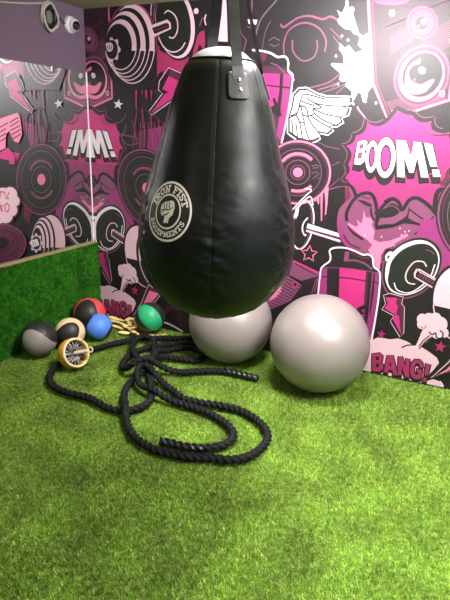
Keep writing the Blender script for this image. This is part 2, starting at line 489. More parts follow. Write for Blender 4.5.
# --- wing
wing = [(150, 212), (165, 165), (174, 110), (198, 84), (232, 82), (280, 108), (320, 120), (440, 124), (438, 145), (402, 163), (430, 174), (420, 202), (388, 214),
        (397, 236), (370, 252), (338, 256), (352, 272), (330, 290), (287, 282), (292, 310), (270, 322), (240, 328), (214, 318), (194, 316), (170, 298), (150, 284)]
T2.line(wing, 'W', 2.6, 0, True); T2.fill(wing, 'K')
wc = (262, 188)
T2.fill([(wc[0] + (x - wc[0]) * .93, wc[1] + (y - wc[1]) * .915) for x, y in wing], 'W')
T2.lines([[(tuple(q)) for q in spline(P, 5)] for P in (
    [(410, 163), (340, 161), (275, 150), (232, 126)], [(394, 213), (330, 202), (285, 186), (262, 174)], [(374, 252), (312, 228), (268, 196)],
    [(346, 264), (290, 232), (248, 202)], [(296, 294), (256, 242), (236, 206)], [(250, 324), (232, 280), (222, 232)], [(216, 318), (210, 280), (202, 234)],
    [(193, 314), (189, 270), (184, 236)], [(170, 298), (170, 255), (165, 226)], [(150, 218), (185, 206), (204, 236), (222, 232), (216, 206), (240, 208), (268, 196), (262, 174), (300, 170), (270, 150)],
    [(160, 207), (192, 190), (202, 150), (214, 117), (236, 110), (318, 132)], [(186, 204), (198, 176), (206, 160), (216, 206)], [(206, 160), (232, 172), (240, 208)], [(208, 140), (240, 152), (268, 160)])], 'K', 1.25)

# --- weight plate below the wing
c = (180, 208)
T7.disc(c, 222, 212, 'K'); T7.ring(c, 208, 200, 'P', 2.0); T7.ring(c, 190, 184, 'N', 1.2); T7.ring(c, 152, 150, 'V', .9)
T7.ring(c, 78, 78, 'V', 1.1); T7.ring(c, 46, 46, 'V', .9); T7.disc(c, 31, 31, 'P')
T7.ring(c, 122, 120, 'P', 2.8, 0, -145, -42); T7.ring(c, 122, 120, 'P', 2.8, 0, 45, 110); T7.ring(c, 108, 106, 'V', .8, 0, -145, -42); T7.ring(c, 134, 134, 'V', .8, 0, 45, 125)
T7.lines([[(272, 168), (300, 160), (318, 172)], [(276, 180), (312, 178)], [(270, 215), (300, 205), (320, 215), (300, 230), (275, 248)], [(305, 240), (322, 250)]], 'Y', 1)
T7.lines([[(400, 165), (450, 140)], [(345, 330), (400, 290), (450, 245)], [(380, 320), (450, 300)], [(310, 12), (360, 40), (450, 60)]], 'V', .8)
for P in ([(326, 345), (340, 345), (336, 520), (328, 520)], [(350, 325), (378, 300), (372, 400), (362, 480), (354, 480), (358, 400)], [(300, 380), (318, 360), (318, 412), (310, 412)], [(280, 385), (300, 375), (296, 398)]):
    T7.fill(P, 'P')

# --- barbell end between bag and bottle
U1.ring((138, 150), 62, 145, 'W', 1.6, 10); U1.ring((120, 150), 66, 150, 'V', .8, 10); U1.fill([(92, 60), (118, 35), (110, 90), (95, 115)], 'W')
U1.line([(75, 60), (120, 10), (160, -30), (190, -60), (150, -70)], 'W', 1.2); U1.line([(95, 55), (150, 0), (185, -20), (200, 30)], 'W', 1.2)
U1.line([(168, 105), (142, 140), (136, 180), (150, 212), (158, 205)], 'W', 1.5)
U1.fill([(150, 182), (170, 135), (352, 196), (366, 250), (360, 256)], 'K'); U1.fill([(168, 140), (350, 198), (358, 222), (160, 168)], 'W'); U1.fill([(160, 177), (365, 240), (362, 254), (155, 188)], 'L'); U1.lines([[(164, 172), (362, 232)]], 'D', 1.2)
U1.star((176, 322), 50, 'P', .1, .48, 1.4)

# --- striped crate piece at the foot of the bag
U7.fill([(212, 148), (410, 250), (400, 270), (275, 306), (180, 260)], 'V'); U7.line([(215, 155), (405, 246)], 'M', 2, 1); U7.line([(222, 172), (385, 262)], 'K', 1, 1)
U7.fill([(178, 262), (278, 338), (190, 460), (20, 530), (10, 450), (110, 350)], 'V'); U7.fill([(130, 340), (120, 390), (85, 430), (30, 455), (60, 400)], 'P')
U7.lines([[(178 - i * 13, 268 + i * 20), (282 - i * 15, 334 + i * 17)] for i in range(12)], 'K', 1.0)
U7.ring((228, 332), 17, 20, 'M', 1.0); U7.disc((228, 332), 12, 14, 'K')
U7.lines([[(405, 275), (372, 390)], [(388, 285), (352, 400)]], 'U', 1)

# --- shaker bottle
U4.fill([(22, 405), (40, 250), (95, 200), (100, 165), (95, 130), (125, 113), (190, 112), (250, 130), (310, 158), (345, 155), (375, 180), (380, 235), (420, 270), (418, 350), (400, 514), (320, 930), (-20, 930), (0, 600)], 'K')
U4.fill([(45, 250), (80, 242), (75, 500), (40, 900), (-10, 900), (10, 560), (28, 400)], 'U'); U4.fill([(160, 243), (250, 250), (330, 262), (318, 420), (300, 900), (130, 900), (155, 420)], 'M')
U4.fill([(330, 262), (345, 264), (330, 470), (310, 900), (296, 900)], 'D'); U4.fill([(368, 268), (408, 278), (405, 400), (380, 560), (330, 900), (305, 900), (350, 480)], 'U'); U4.fill([(378, 270), (388, 272), (380, 400), (352, 560), (350, 520)], 'K')
U4.line([(45, 300), (200, 306), (410, 342)], 'K', 1.2); U4.line([(50, 240), (220, 246), (412, 276)], 'V', .8)
U4.fill([(195, 138), (222, 138), (218, 192), (185, 202)], 'V'); U4.line([(190, 196), (260, 195), (320, 215), (370, 252)], 'V', 1.8); U4.line([(230, 145), (300, 175), (350, 178)], 'N', 1.5)
U4.fill([(270, 500), (320, 478), (335, 500), (300, 514), (320, 540), (280, 545)], 'K')
U4.line([(-30, 920), (5, 600), (22, 405), (32, 310), (40, 250), (62, 224), (95, 200), (102, 170), (95, 132), (125, 114), (190, 113), (250, 131), (310, 158), (345, 156), (372, 180), (380, 235), (416, 268), (418, 350)], 'W', 1.7, 3)
U4.line([(418, 350), (410, 430), (398, 514), (365, 700), (312, 920)], 'W', 1.9, 3)

# --- dumbbell of the pattern: plate
rim = [(62, 252), (82, 170), (150, 98), (250, 60), (330, 76), (380, 132), (385, 205), (350, 290), (270, 362), (180, 390), (100, 366), (68, 312)]
ctr = np.array((225, 225.))
def grow(P, k): return [tuple(ctr + (np.array(q) - ctr) * k) for q in P]
U5.fill(grow(rim, 1.13), 'K', 5); U5.line(grow(rim, 1.11), 'V', 1.3, 5, True)
U5.fill([(50, 190), (40, 150), (70, 110), (110, 100), (120, 130)], 'K'); U5.ring((88, 150), 38, 44, 'V', 1, 0, 150, 300); U5.fill([(66, 185), (64, 150), (90, 128), (112, 138), (88, 175)], 'W', 4); U5.disc((84, 165), 10, 14, 'K')
U5.fill(rim, 'W', 5)
U5.fill([(84, 256), (102, 185), (165, 118), (255, 82), (328, 90), (372, 138), (378, 204), (343, 286), (267, 356), (180, 384), (106, 358), (78, 310)], 'G', 5)
U5.line([(115, 315), (135, 358), (200, 376), (265, 345), (330, 282), (360, 205)], 'W', 1.1); U5.line([(305, 116), (338, 128), (354, 145)], 'V', 1)
U5.line([(310, 218), (290, 190), (240, 190), (200, 232), (184, 280), (200, 315), (242, 324)], 'L', 1.3)
U5.fill([(248, 232), (268, 232), (385, 300), (352, 352), (236, 284), (234, 258)], 'L'); U5.fill([(256, 242), (270, 242), (376, 304), (352, 342), (244, 280), (244, 262)], 'K')
U5.lines([[(272 + i * 13, 262 + i * 7.4), (262 + i * 13, 280 + i * 7.4)] for i in range(8)], 'V', .8); U5.lines([[(262, 246), (374, 308)]], 'L', .8)
# its other end, a stack of discs and a locking collar (best seen in the mirror)
bc = (268, 395)
l7.disc((372, 392), 124, 222, 'K'); l7.disc((310, 392), 104, 206, 'K')
for cx, rx, ry, q in ((375, 110, 205, 'L'), (325, 87, 196, 'K'), (318, 79, 186, 'L'), (305, 72, 172, 'K'), (297, 66, 160, 'L'), (288, 58, 146, 'K'), (283, 50, 130, 'L'), (276, 40, 112, 'K')): l7.disc((cx, 392), rx, ry, q)
l7.fill([(230, 450), (280, 438), (340, 430), (400, 428), (490, 434), (478, 520), (440, 600), (340, 612), (260, 540)], 'K')
for cx, rx, ry in ((375, 110, 205), (318, 79, 186), (297, 66, 160), (283, 50, 130)): l7.ring((cx, 392), rx, ry, 'L', .8, 0, 12, 120)
gear = [(bc[0] + (44 + 6 * math.cos(8 * t)) * math.cos(t), bc[1] + (66 + 9 * math.cos(8 * t)) * math.sin(t)) for t in np.linspace(0, 2 * math.pi, 65)[:-1]]
l7.fill(gear, 'L'); l7.disc(bc, 34, 50, 'K'); l7.fill([(225, 380), (275, 362), (292, 410), (245, 430)], 'W'); l7.lines([[(240, 385), (255, 420)], [(255, 380), (270, 414)]], 'K', .8)
# --- small lightning bolt
bolt = [(120, 50), (150, 42), (216, 60), (207, 92), (221, 110), (218, 235), (202, 258), (154, 180), (172, 152), (112, 120), (130, 92)]
U6.line(bolt, 'L', 1.4, 0, True); U6.fill(bolt, 'K')
U6.fill([(128, 60), (186, 62), (180, 94), (192, 102), (182, 148), (196, 152), (206, 245), (162, 165), (180, 150), (122, 115), (140, 90)], 'M')
U6.fill([(186, 62), (214, 66), (206, 94), (218, 112), (216, 232), (207, 240), (198, 152), (184, 147), (194, 102), (182, 94)], 'N')

# --- BANG! cloud
U6.fill([(5, 440), (40, 350), (60, 276), (85, 262), (110, 262), (148, 270), (190, 265), (235, 280), (268, 300), (310, 310), (350, 335), (385, 362), (396, 388), (362, 430),
         (345, 460), (400, 470), (420, 500), (412, 540), (300, 540), (0, 470)], 'L')
U6.line([(268, 298), (235, 300), (208, 312)], 'K', 1.4); U6.fill([(346, 462), (365, 430), (395, 400), (410, 470), (400, 480)], 'K')
U6.fill([(312, 225), (368, 252), (340, 275), (302, 310), (288, 328), (268, 322), (290, 280)], 'L', 0)
U6.lines([[(365, 255), (330, 278), (296, 318)], [(350, 250), (318, 275), (295, 305)]], 'N', 1.2)
for q, r in (((312, 170), 27), ((345, 165), 26), ((378, 168), 30), ((402, 195), 36), ((422, 238), 22), ((386, 236), 30), ((345, 215), 32), ((308, 195), 22), ((372, 205), 45)): U6.disc(q, r, r * 1.05, 'L')
U6.line([(345, 232), (362, 246), (378, 238), (385, 262), (410, 262), (415, 240), (400, 225)], 'K', 1.4); U6.line([(300, 205), (322, 215), (330, 200)], 'V', .8)
U6.star((108, 245), 24, 'R', .15); U6.star((402, 307), 33, 'R', .2)
BA = [([(62, 342), (100, 338), (115, 352), (112, 375), (104, 384), (118, 396), (115, 420), (95, 430), (62, 428)], [[(80, 356), (95, 355), (96, 372), (80, 374)], [(80, 390), (97, 389), (97, 408), (80, 410)]]),
      ([(120, 432), (138, 350), (166, 350), (190, 450), (168, 447), (163, 424), (144, 420), (140, 436)], [[(147, 402), (160, 404), (153, 375)]]),
      ([(193, 355), (212, 356), (228, 408), (230, 364), (249, 368), (246, 462), (226, 455), (210, 402), (208, 450), (190, 446)], []),
      ([(316, 412), (300, 408), (296, 392), (282, 388), (272, 402), (270, 428), (276, 446), (290, 446), (293, 434), (282, 430), (284, 416), (312, 424), (306, 466), (276, 470), (256, 452), (252, 420), (258, 386), (276, 370), (300, 372), (314, 388)], []),
      ([(330, 390), (353, 396), (340, 450), (322, 446)], []), ([(318, 460), (336, 464), (330, 484), (313, 479)], [])]
for P, H in BA: U6.fill([(x - 2, y + 13) for x, y in P], 'K'); U6.line([(x - 2, y + 13) for x, y in P], 'K', 1.6, 0, True)
for P, H in BA: U6.line(P, 'K', 2.2, 0, True)
for P, H in BA: U6.fill(P, 'R', 0, H)

# --- pink horn with white outline beside the BANG cloud
unshift = lambda P: [(q[0] - PERIOD, q[1]) for q in P]
put([unshift(U6.pts([(335, 478), (350, 440), (430, 365)])) + m7.pts([(60, 136), (160, 220), (110, 285)])], 'K')
put([unshift(U6.pts([(352, 463), (440, 384)])) + m7.pts([(60, 152), (142, 218), (100, 270)])], 'L')
put([unshift(U6.pts([(360, 461), (442, 388)])) + m7.pts([(61, 158), (137, 217), (98, 267)])], 'K')
put([unshift(U6.pts([(368, 459), (436, 418)])) + m7.pts([(64, 194), (126, 216), (84, 264)])], 'P'); m7.fill([(62, 160), (134, 216), (126, 213), (66, 190)], 'N')
m7.ring((205, 395), 62, 95, 'D', 2, 0, 150, 380); m7.ring((205, 395), 45, 75, 'D', 1, 0, 150, 380)
m7.line([(150, 395), (190, 410), (230, 430), (280, 460)], 'L', 1.6)

# --- top dumbbell and its drips
m2.fill([(55, 370), (120, 400), (200, 425), (290, 405), (300, 470), (285, 520), (270, 470), (262, 570), (250, 520), (240, 640), (228, 560), (200, 545), (190, 600), (172, 560), (150, 640), (138, 560), (110, 600), (100, 530), (60, 560)], 'R')
m2.fill([(320, 430), (338, 350), (352, 285), (376, 244), (412, 228), (418, 330), (405, 380), (388, 345), (372, 335), (355, 400), (335, 470)], 'R')
m1.fill([(300, 300), (450, 350), (450, 525), (430, 600), (420, 700), (405, 620), (390, 760), (375, 600), (330, 640)], 'R')
m3.fill([(204, 95), (214, 95), (212, 248), (206, 248)], 'R'); m3.fill([(235, 85), (243, 85), (241, 172), (237, 172)], 'R'); m3.fill([(248, 80), (266, 75), (263, 200), (256, 190), (252, 145)], 'R')
m3.lines([[(108, 85), (110, 135)], [(75, 90), (80, 190)], [(122, 90), (123, 110)]], 'D', .8)
ll.disc((310, 72), 68, 124, 'K', -8); ll.disc((308, 75), 62, 114, 'L', -8); ll.disc((302, 74), 55, 108, 'G', -8)
m2.line([(70, 285), (105, 350), (150, 385), (195, 390), (240, 365), (268, 320)], 'L', 1); m2.line([(50, -10), (38, 60), (35, 160)], 'V', 1.2); m2.line([(25, -10), (12, 80), (18, 170)], 'L', .8)
m2.line([(112, 105), (140, 82), (185, 110), (212, 170), (208, 240), (180, 285), (148, 280)], 'L', 1)
ll.disc((168, 142), 84, 138, 'K'); ll.ring((168, 142), 80, 132, 'R', .9)
ll.disc((170, 140), 72, 126, 'L'); ll.disc((158, 142), 68, 116, 'K'); ll.disc((150, 143), 63, 106, 'L'); ll.disc((140, 144), 57, 95, 'K'); ll.disc((134, 145), 50, 82, 'L'); ll.disc((126, 147), 43, 70, 'K')
ll.fill([(92, 165), (120, 163), (150, 163), (250, 165), (250, 290), (120, 290), (92, 230)], 'K')
for cx, rx, ry in ((170, 72, 126), (158, 68, 116), (150, 63, 106), (140, 57, 95), (134, 50, 82)): ll.ring((cx, 142), rx, ry, 'L', .8, 0, 8, 165)
gear = [(108 + (22 + 3.2 * math.cos(7 * t)) * math.cos(t), 160 + (36 + 5 * math.cos(7 * t)) * math.sin(t)) for t in np.linspace(0, 2 * math.pi, 57)[:-1]]
ll.fill(gear, 'L'); ll.disc((105, 160), 19, 31, 'K'); ll.disc((98, 152), 11, 15, 'L'); ll.lines([[(91, 147), (93, 160)], [(97, 146), (99, 161)], [(103, 146), (104, 158)]], 'K', .7)
m2.fill([(5, 195), (135, 148), (160, 172), (164, 218), (28, 282)], 'L'); m2.fill([(20, 212), (130, 172), (148, 182), (150, 212), (40, 258)], 'K'); m2.lines([[(30 + i * 13, 230 - i * 4.6), (33 + i * 13, 240 - i * 4.6)] for i in range(9)], 'V', .7)
m2.disc((352, 85), 18, 22, 'L'); m2.line([(425, 110), (415, 150), (425, 190)], 'L', 1.1); m2.line([(400, 130), (375, 200)], 'Y', 1)

# --- large lightning bolt beside the bag
bolt = [(372, 42), (444, 74), (440, 122), (412, 142), (416, 182), (286, 274), (272, 262), (343, 168), (322, 150), (327, 108)]
m3.line(bolt, 'L', 1.4, 0, True); m3.fill(bolt, 'K')
m3.fill([(372, 80), (436, 112), (402, 142), (410, 178), (284, 266), (352, 170), (374, 162), (340, 146)], 'M'); m3.fill([(375, 50), (436, 78), (436, 108), (372, 78)], 'N')
m3.star((120, 222), 26, 'W', .15)
m3.lines([[(215, 255), (200, 340), (215, 420)], [(240, 250), (245, 340)], [(282, 280), (290, 420)], [(320, 290), (330, 400)], [(345, 310), (345, 380)]], 'R', .9)
m3.line([(205, 268), (240, 248), (300, 275), (340, 320)], 'N', 1)
m3.line([(160, 270), (130, 310), (60, 320), (30, 285)], 'Y', .8)

# --- pieces of the pattern that only the mirror shows
l3.fill([(0, 440), (130, 395), (150, 425), (165, 560), (140, 620), (105, 610), (65, 530), (45, 560), (40, 660), (-40, 700), (-60, 470)], 'P')
l3.lines([[(0, 505), (60, 470)], [(70, 470), (140, 428)], [(72, 500), (145, 458)], [(75, 530), (150, 490)], [(84, 560), (155, 520)], [(95, 590), (160, 552)], [(0, 540), (45, 515)], [(0, 575), (45, 548)], [(0, 610), (42, 585)]], 'N', 1.2)
l5.fill([(0, 245), (60, 205), (115, 270), (108, 330), (60, 300), (0, 290)], 'M')
for q, r in (((20, 45), 62), ((75, 30), 52), ((105, 80), 42), ((88, 150), 42), ((40, 190), 55), ((-30, 200), 60), ((-40, 60), 80), ((-20, 120), 90), ((40, 110), 70)):
    l7.disc(q, r + 14, r + 16, 'D')
for q, r in (((20, 45), 62), ((75, 30), 52), ((105, 80), 42), ((88, 150), 42), ((40, 190), 55), ((-30, 200), 60), ((-40, 60), 80), ((-20, 120), 90), ((40, 110), 70)):
    l7.disc(q, r, r + 2, 'L')
l7.lines([[(0, 10), (40, 15)], [(5, 10), (0, 60)], [(30, 20), (50, 55), (68, 15)], [(40, 60), (70, 62)]], 'C', 1.4)
l7.lines([[(0, 100), (10, 160)], [(0, 135), (22, 110)], [(5, 130), (25, 160)]], 'C', 1.4); l7.ring((52, 130), 17, 30, 'C', 1.4)
l7.disc((20, 400), 180, 150, 'N'); l7.ring((20, 400), 172, 142, 'V', 1); l7.ring((20, 400), 120, 100, 'K', .9); l7.disc((10, 395), 58, 45, 'K'); l7.line([(-20, 470), (60, 440), (120, 360)], 'K', 1.2)
l7.lines([[(x, 120 + (x * 3) % 30), (x + 1, 190 + (x * 5) % 60)] for x in (185, 200, 215, 230)], 'R', .8)

for (x0, x1) in ((WX0, WX1),):
    vs = [mb.verts.new(q) for q in ((x0, 0, -.0168), (x1, 0, -.0168), (x1, 0, ROOM_H), (x0, 0, ROOM_H), (x0, .1, -.0168), (x1, .1, -.0168), (x1, .1, ROOM_H), (x0, .1, ROOM_H))]
    for q in ((0, 1, 2, 3), (5, 4, 7, 6), (4, 0, 3, 7), (1, 5, 6, 2), (3, 2, 6, 7), (4, 5, 1, 0)): mb.faces.new([vs[i] for i in q]).material_index = 0
tag(link('wall_back', mb, PMAT), 'black wall printed all over with a pink and white comic style mural', None, None, 'structure')

# ------------------------------------------------------------------ the rest of the room
M_purple = mat('purple_paint', '#6b5a6b', .6, bump=(60, .05, .002))
M_dark = mat('dark_paint', '#4a4450', .7)
M_ceil = mat('cream_ceiling', '#a39c7c', .8)
M_soil = mat('turf_backing', '#4a6e22', .95, vary=(60, '#6a8e30'))


def slab(name, x0, x1, y0, y1, z0, z1, mt):
    bm = bmesh.new(); box(bm, x0, x1, y0, y1, z0, z1)
    return tag(link(name, bm, mt), kind='structure')


PILE = -.0168            # the things stand on the tips of the pile
slab('floor', -.1, ROOM_X, ROOM_Y, .1, -.1, PILE, M_soil)
slab('ceiling', -.1, ROOM_X + .1, ROOM_Y - .1, .1, ROOM_H, ROOM_H + .1, M_ceil)
slab('wall_left', -.1, 0, ROOM_Y, 0, PILE, ROOM_H, M_purple)
slab('wall_right', ROOM_X, ROOM_X + .1, ROOM_Y, .1, PILE, ROOM_H, M_dark)
slab('wall_front', -.1, ROOM_X + .1, ROOM_Y - .1, ROOM_Y, PILE, ROOM_H, M_dark)

# ------------------------------------------------------------------ mirror
M_mirror = mat('silvered_glass', (.86, .86, .87, 1), .015, 1.0)
M_edge = mat('polished_glass_edge', '#efe3e6', .25)
M_chrome = mat('chrome', '#c9c9c9', .2, 1.)
MY = -3.4
mir = empty('wall_mirror', (0, MY / 2, PANEL_TOP), 'large frameless mirror on the left wall above the green turf panel', 'mirror')
bm = bmesh.new(); box(bm, .001, .006, MY / 2, -.012 - MY / 2, 0, MIRROR_TOP - PANEL_TOP)
link('glass', bm, M_mirror, mir)
bm = bmesh.new(); box(bm, .001, .010, -.012 - MY / 2, -.003 - MY / 2, 0, MIRROR_TOP - PANEL_TOP, .001)
tag(link('edge_strip', bm, M_edge, mir), 'white edge strip where mirror meets the mural')
cy, cz = left(52.5, 65.5)
bm = bmesh.new()
box(bm, .004, .014, cy - .016 - MY / 2, cy + .016 - MY / 2, MIRROR_TOP - PANEL_TOP - .028, MIRROR_TOP - PANEL_TOP + .012, .003)
lathe(bm, [(.009, 0), (.009, .004), (0, .006)], 16, 0, axis_matrix((.014, cy - MY / 2, MIRROR_TOP - PANEL_TOP - .006), (1, 0, 0)))
link('mirror_clip', bm, M_chrome, mir)

# ------------------------------------------------------------------ turf
def blade_mesh(name, P, N, hmin, hmax, wmin, wmax, tintf, parent=None, lean=(.25, 1.0), bias=None):
    n = len(P)
    a = rng.uniform(0, 2 * np.pi, n)
    t1 = np.cross(N, np.array([.31, .77, .55])); t1 /= np.linalg.norm(t1, axis=1, keepdims=True); t2 = np.cross(N, t1)
    d = t1 * np.cos(a)[:, None] + t2 * np.sin(a)[:, None]; s = -t1 * np.sin(a)[:, None] + t2 * np.cos(a)[:, None]
    h = rng.uniform(hmin, hmax, n); w = rng.uniform(wmin, wmax, n) / 2; l = rng.uniform(*lean, n) * h
    tip = P + N * h[:, None] + d * l[:, None]
    if bias is not None: tip += np.array(bias) * h[:, None]
    mid = P + N * (h * .6)[:, None] + d * (l * .35)[:, None]
    V = np.stack([P - s * w[:, None], P + s * w[:, None], mid + s * (w * .9)[:, None], tip, mid - s * (w * .9)[:, None]], 1).reshape(-1, 3)
    me = bpy.data.meshes.new(name)
    me.vertices.add(5 * n); me.vertices.foreach_set('co', V.astype(np.float32).ravel())
    me.loops.add(5 * n); me.loops.foreach_set('vertex_index', np.arange(5 * n, dtype=np.int32))
    me.polygons.add(n); me.polygons.foreach_set('loop_start', np.arange(0, 5 * n, 5, dtype=np.int32))
    me.polygons.foreach_set('loop_total', np.full(n, 5, dtype=np.int32))
    me.update(); me.validate()
    c = tintf(n, P); col = np.repeat(np.c_[c, np.ones(n)], 5, 0).astype(np.float32)
    at = me.color_attributes.new('tint', 'FLOAT_COLOR', 'POINT'); at.data.foreach_set('color', col.ravel())
    o = bpy.data.objects.new(name, me); COL.objects.link(o)
    if parent: o.parent = parent
    return o


def blade_material(name):
    mt = bpy.data.materials.new(name); mt.use_nodes = True; nt = mt.node_tree; b = nt.nodes['Principled BSDF']
    at = nt.nodes.new('ShaderNodeAttribute'); at.attribute_name = 'tint'
    nt.links.new(at.outputs['Color'], b.inputs['Base Color']); b.inputs['Roughness'].default_value = .55; b.inputs['Specular IOR Level'].default_value = .3
    tr = nt.nodes.new('ShaderNodeBsdfTranslucent'); nt.links.new(at.outputs['Color'], tr.inputs['Color'])
    mx = nt.nodes.new('ShaderNodeMixShader'); mx.inputs[0].default_value = .4
    nt.links.new(b.outputs[0], mx.inputs[1]); nt.links.new(tr.outputs[0], mx.inputs[2]); nt.links.new(mx.outputs[0], nt.nodes['Material Output'].inputs['Surface'])
    return mt


M_blade = blade_material('floor_turf_fibre'); M_blade2 = blade_material('panel_turf_fibre')
g1, g2, g3 = np.array(lin('#84b63a')[:3]), np.array(lin('#c6e066')[:3]), np.array(lin('#dde597')[:3])


def floor_tint(n, P):
    u = rng.uniform(0, 1, n); k = rng.uniform(.55, 1.15, n)
    k *= np.array([1 + .45 * noise.noise(Vector((x * 5, y * 5, 0))) + .55 * noise.noise(Vector((x * 42, y * 42, 5))) for x, y, z in P]).clip(.4, 1.4); k = k[:, None]
    c = np.where((u < .45)[:, None], g1, np.where((u < .88)[:, None], g2, g3))
    return c * k


def panel_tint(n, P):
    u = rng.uniform(0, 1, n); k = rng.uniform(.35, 1.15, n)
    k *= np.array([.95 + .6 * noise.noise(Vector((0, y * 26, z * 34))) + .5 * noise.noise(Vector((3, y * 7, z * 7))) for x, y, z in P]).clip(.25, 1.5); k = k[:, None]
    c = np.where((u < .6)[:, None], np.array(lin('#37a01e')[:3]), np.array(lin('#66bb34')[:3]))
    return c * k


nb = 620000
u = rng.uniform(0, 1, nb) ** .85
Y = -u * 3.15; X = rng.uniform(.078, 3.6, nb)
keep = ~((X < 1.1) & (Y < -2.9))
P = np.c_[X, Y, np.full(nb, PILE)][keep]
t = blade_mesh('artificial_turf', P, np.tile([0, 0, 1.], (len(P), 1)), .008, .016, .0018, .0031, floor_tint)
t.data.materials.append(M_blade)
tag(t, 'short bright green artificial grass covering the whole floor', 'artificial turf', None, 'stuff')

M_board = mat('panel_board', '#2d5a1c', .9); M_trim = mat('tan_turf_edge', '#8c7455', .8)
PT = .042 * S
pan = empty('turf_panel', (0, -1.6, 0), 'low upright panel covered in green artificial turf along the left wall', 'panel')
bm = bmesh.new(); box(bm, .002, PT, -1.75, 1.6 - .006, PILE, PANEL_TOP - .004); link('board', bm, M_board, pan)
bm = bmesh.new(); box(bm, .002, PT + .003, -1.75, 1.6 - .006, PANEL_TOP - .004, PANEL_TOP + .001); tag(link('edge_trim', bm, M_trim, pan), 'thin tan edge along the top of the turf panel')
n2 = 90000
P = np.c_[np.full(n2, PT), rng.uniform(-1.75, 1.594, n2), rng.uniform(-.008, PANEL_TOP + .002, n2)]
P[:, 1] = np.where(rng.uniform(0, 1, n2) < .8, 1.594 - rng.uniform(0, 1.3, n2), P[:, 1])
t = blade_mesh('turf_pile', P, np.tile([1., 0, 0], (n2, 1)), .008, .018, .0028, .0050, panel_tint, pan, bias=(0, 0, -.3))
t.data.materials.append(M_blade2); tag(t, kind='stuff')


# ------------------------------------------------------------------ things on the left wall
def linkw(name, bm, mats, parent, smooth=False):
    """Geometry given in room coordinates, stored about its parent's base."""
    bmesh.ops.translate(bm, verts=bm.verts, vec=-parent_loc(parent))
    return link(name, bm, mats, parent, smooth)


def parent_loc(p):
    v = Vector(p.location)
    while p.parent: p = p.parent; v += Vector(p.location)
    return v


M_white = mat('white_plastic', '#e6e0e2', .4); M_black = mat('black_plastic', '#121315', .35); M_lens = mat('lens_glass', '#050608', .08, spec=.8)
M_cable = mat('pale_cable', '#b9b2a4', .6); M_bcable = mat('black_cable', '#1a1a1a', .5); M_gbox = mat('grey_box', '#6f6f6c', .7)

y0, z0 = left(69.5, 24.8)
camr = empty('security_camera', (0, y0, z0), 'white dome security camera with black lens on the purple wall', 'security camera')
M = axis_matrix((0, 0, 0), (1, 0, 0))
bm = bmesh.new(); lathe(bm, [(0, 0), (.058, 0), (.060, .006), (.056, .022), (.044, .034), (0, .036)], 40, 0, M); link('base', bm, M_white, camr, True)
look = Vector((1.0, -.35, -.22)).normalized()
M = axis_matrix(Vector((.040, 0, -.004)), look)
bm = bmesh.new(); lathe(bm, [(0, -.045), (.020, -.040), (.036, -.026), (.044, -.006), (.044, .008), (.038, .026), (.031, .034), (.029, .036)], 40, 0, M); link('eyeball_housing', bm, M_white, camr, True)
bm = bmesh.new(); lathe(bm, [(.031, .033), (.030, .039), (.024, .040), (.016, .034), (0, .032)], 40, 0, M); link('lens', bm, M_lens, camr, True)
bm = bmesh.new(); lathe(bm, [(.016, .0335), (.013, .0375), (0, .0385)], 24, 0, M); link('lens_glass', bm, mat('lens_blue', '#10131c', .05, spec=1.), camr, True)

y0, z0 = left(47.3, 17)
coil = empty('cable_coil', (0, y0, z0), 'round coil of pale and black cable hung on the purple wall', 'cable coil')
yt, zt = left(48.5, 3.5); ry = .5 * abs(left(40, 17)[0] - left(54.5, 17)[0]); rz = abs(zt - z0)
for nm, mt, rows in (('pale_loop', M_cable, ((.98, .012, 0), (.93, .022, .6), (1.0, .026, 1.3), (.88, .012, 2.), (.95, .034, 3.))),
                     ('black_loop', M_bcable, ((.76, .012, .4), (.70, .022, 1.1), (.78, .028, 2.2), (.64, .012, 3.), (.58, .016, 4.), (.66, .030, 5.)))):
    bm = bmesh.new()
    for k, dx, ph in rows:
        tube(bm, [(dx + .004 * math.sin(3 * a + ph), ry * k * math.cos(a) + .004 * math.sin(2 * a + ph), rz * k * math.sin(a) + .005 * math.cos(3 * a + ph)) for a in np.linspace(0, 2 * math.pi, 48, endpoint=False)], .0065, 8, True)
    link(nm, bm, mt, coil, True)
bm = bmesh.new(); lathe(bm, [(0, .001), (.06, .001), (.06, .012), (.055, .016), (0, .016)], 32, 0, Matrix.Diagonal((1, ry / .11, rz / .11, 1)) @ axis_matrix((0, 0, 0), (1, 0, 0))); link('junction_box', bm, M_gbox, coil, True)
bm = bmesh.new()
p0 = [left(-25, -.5), left(0, 1.8), left(20, 3.2), left(40, 3.4), left(46, 4.5)]
tube(bm, [(.008, a, b) for a, b in spline(p0, 6)], .0055, 8)
tag(link('wall_cable', bm, M_cable, None, True), 'thin pale cable running along the purple wall to the cable coil', 'cable')
bm = bmesh.new()
p0 = [left(55.5, 15.5), left(58, 18), left(61, 21), left(64.5, 24)]
tube(bm, [(.010, a, b) for a, b in spline(p0, 6)], .004, 8)
tag(link('camera_cable', bm, M_bcable, None, True), 'short dark cable from the cable coil to the security camera', 'cable')

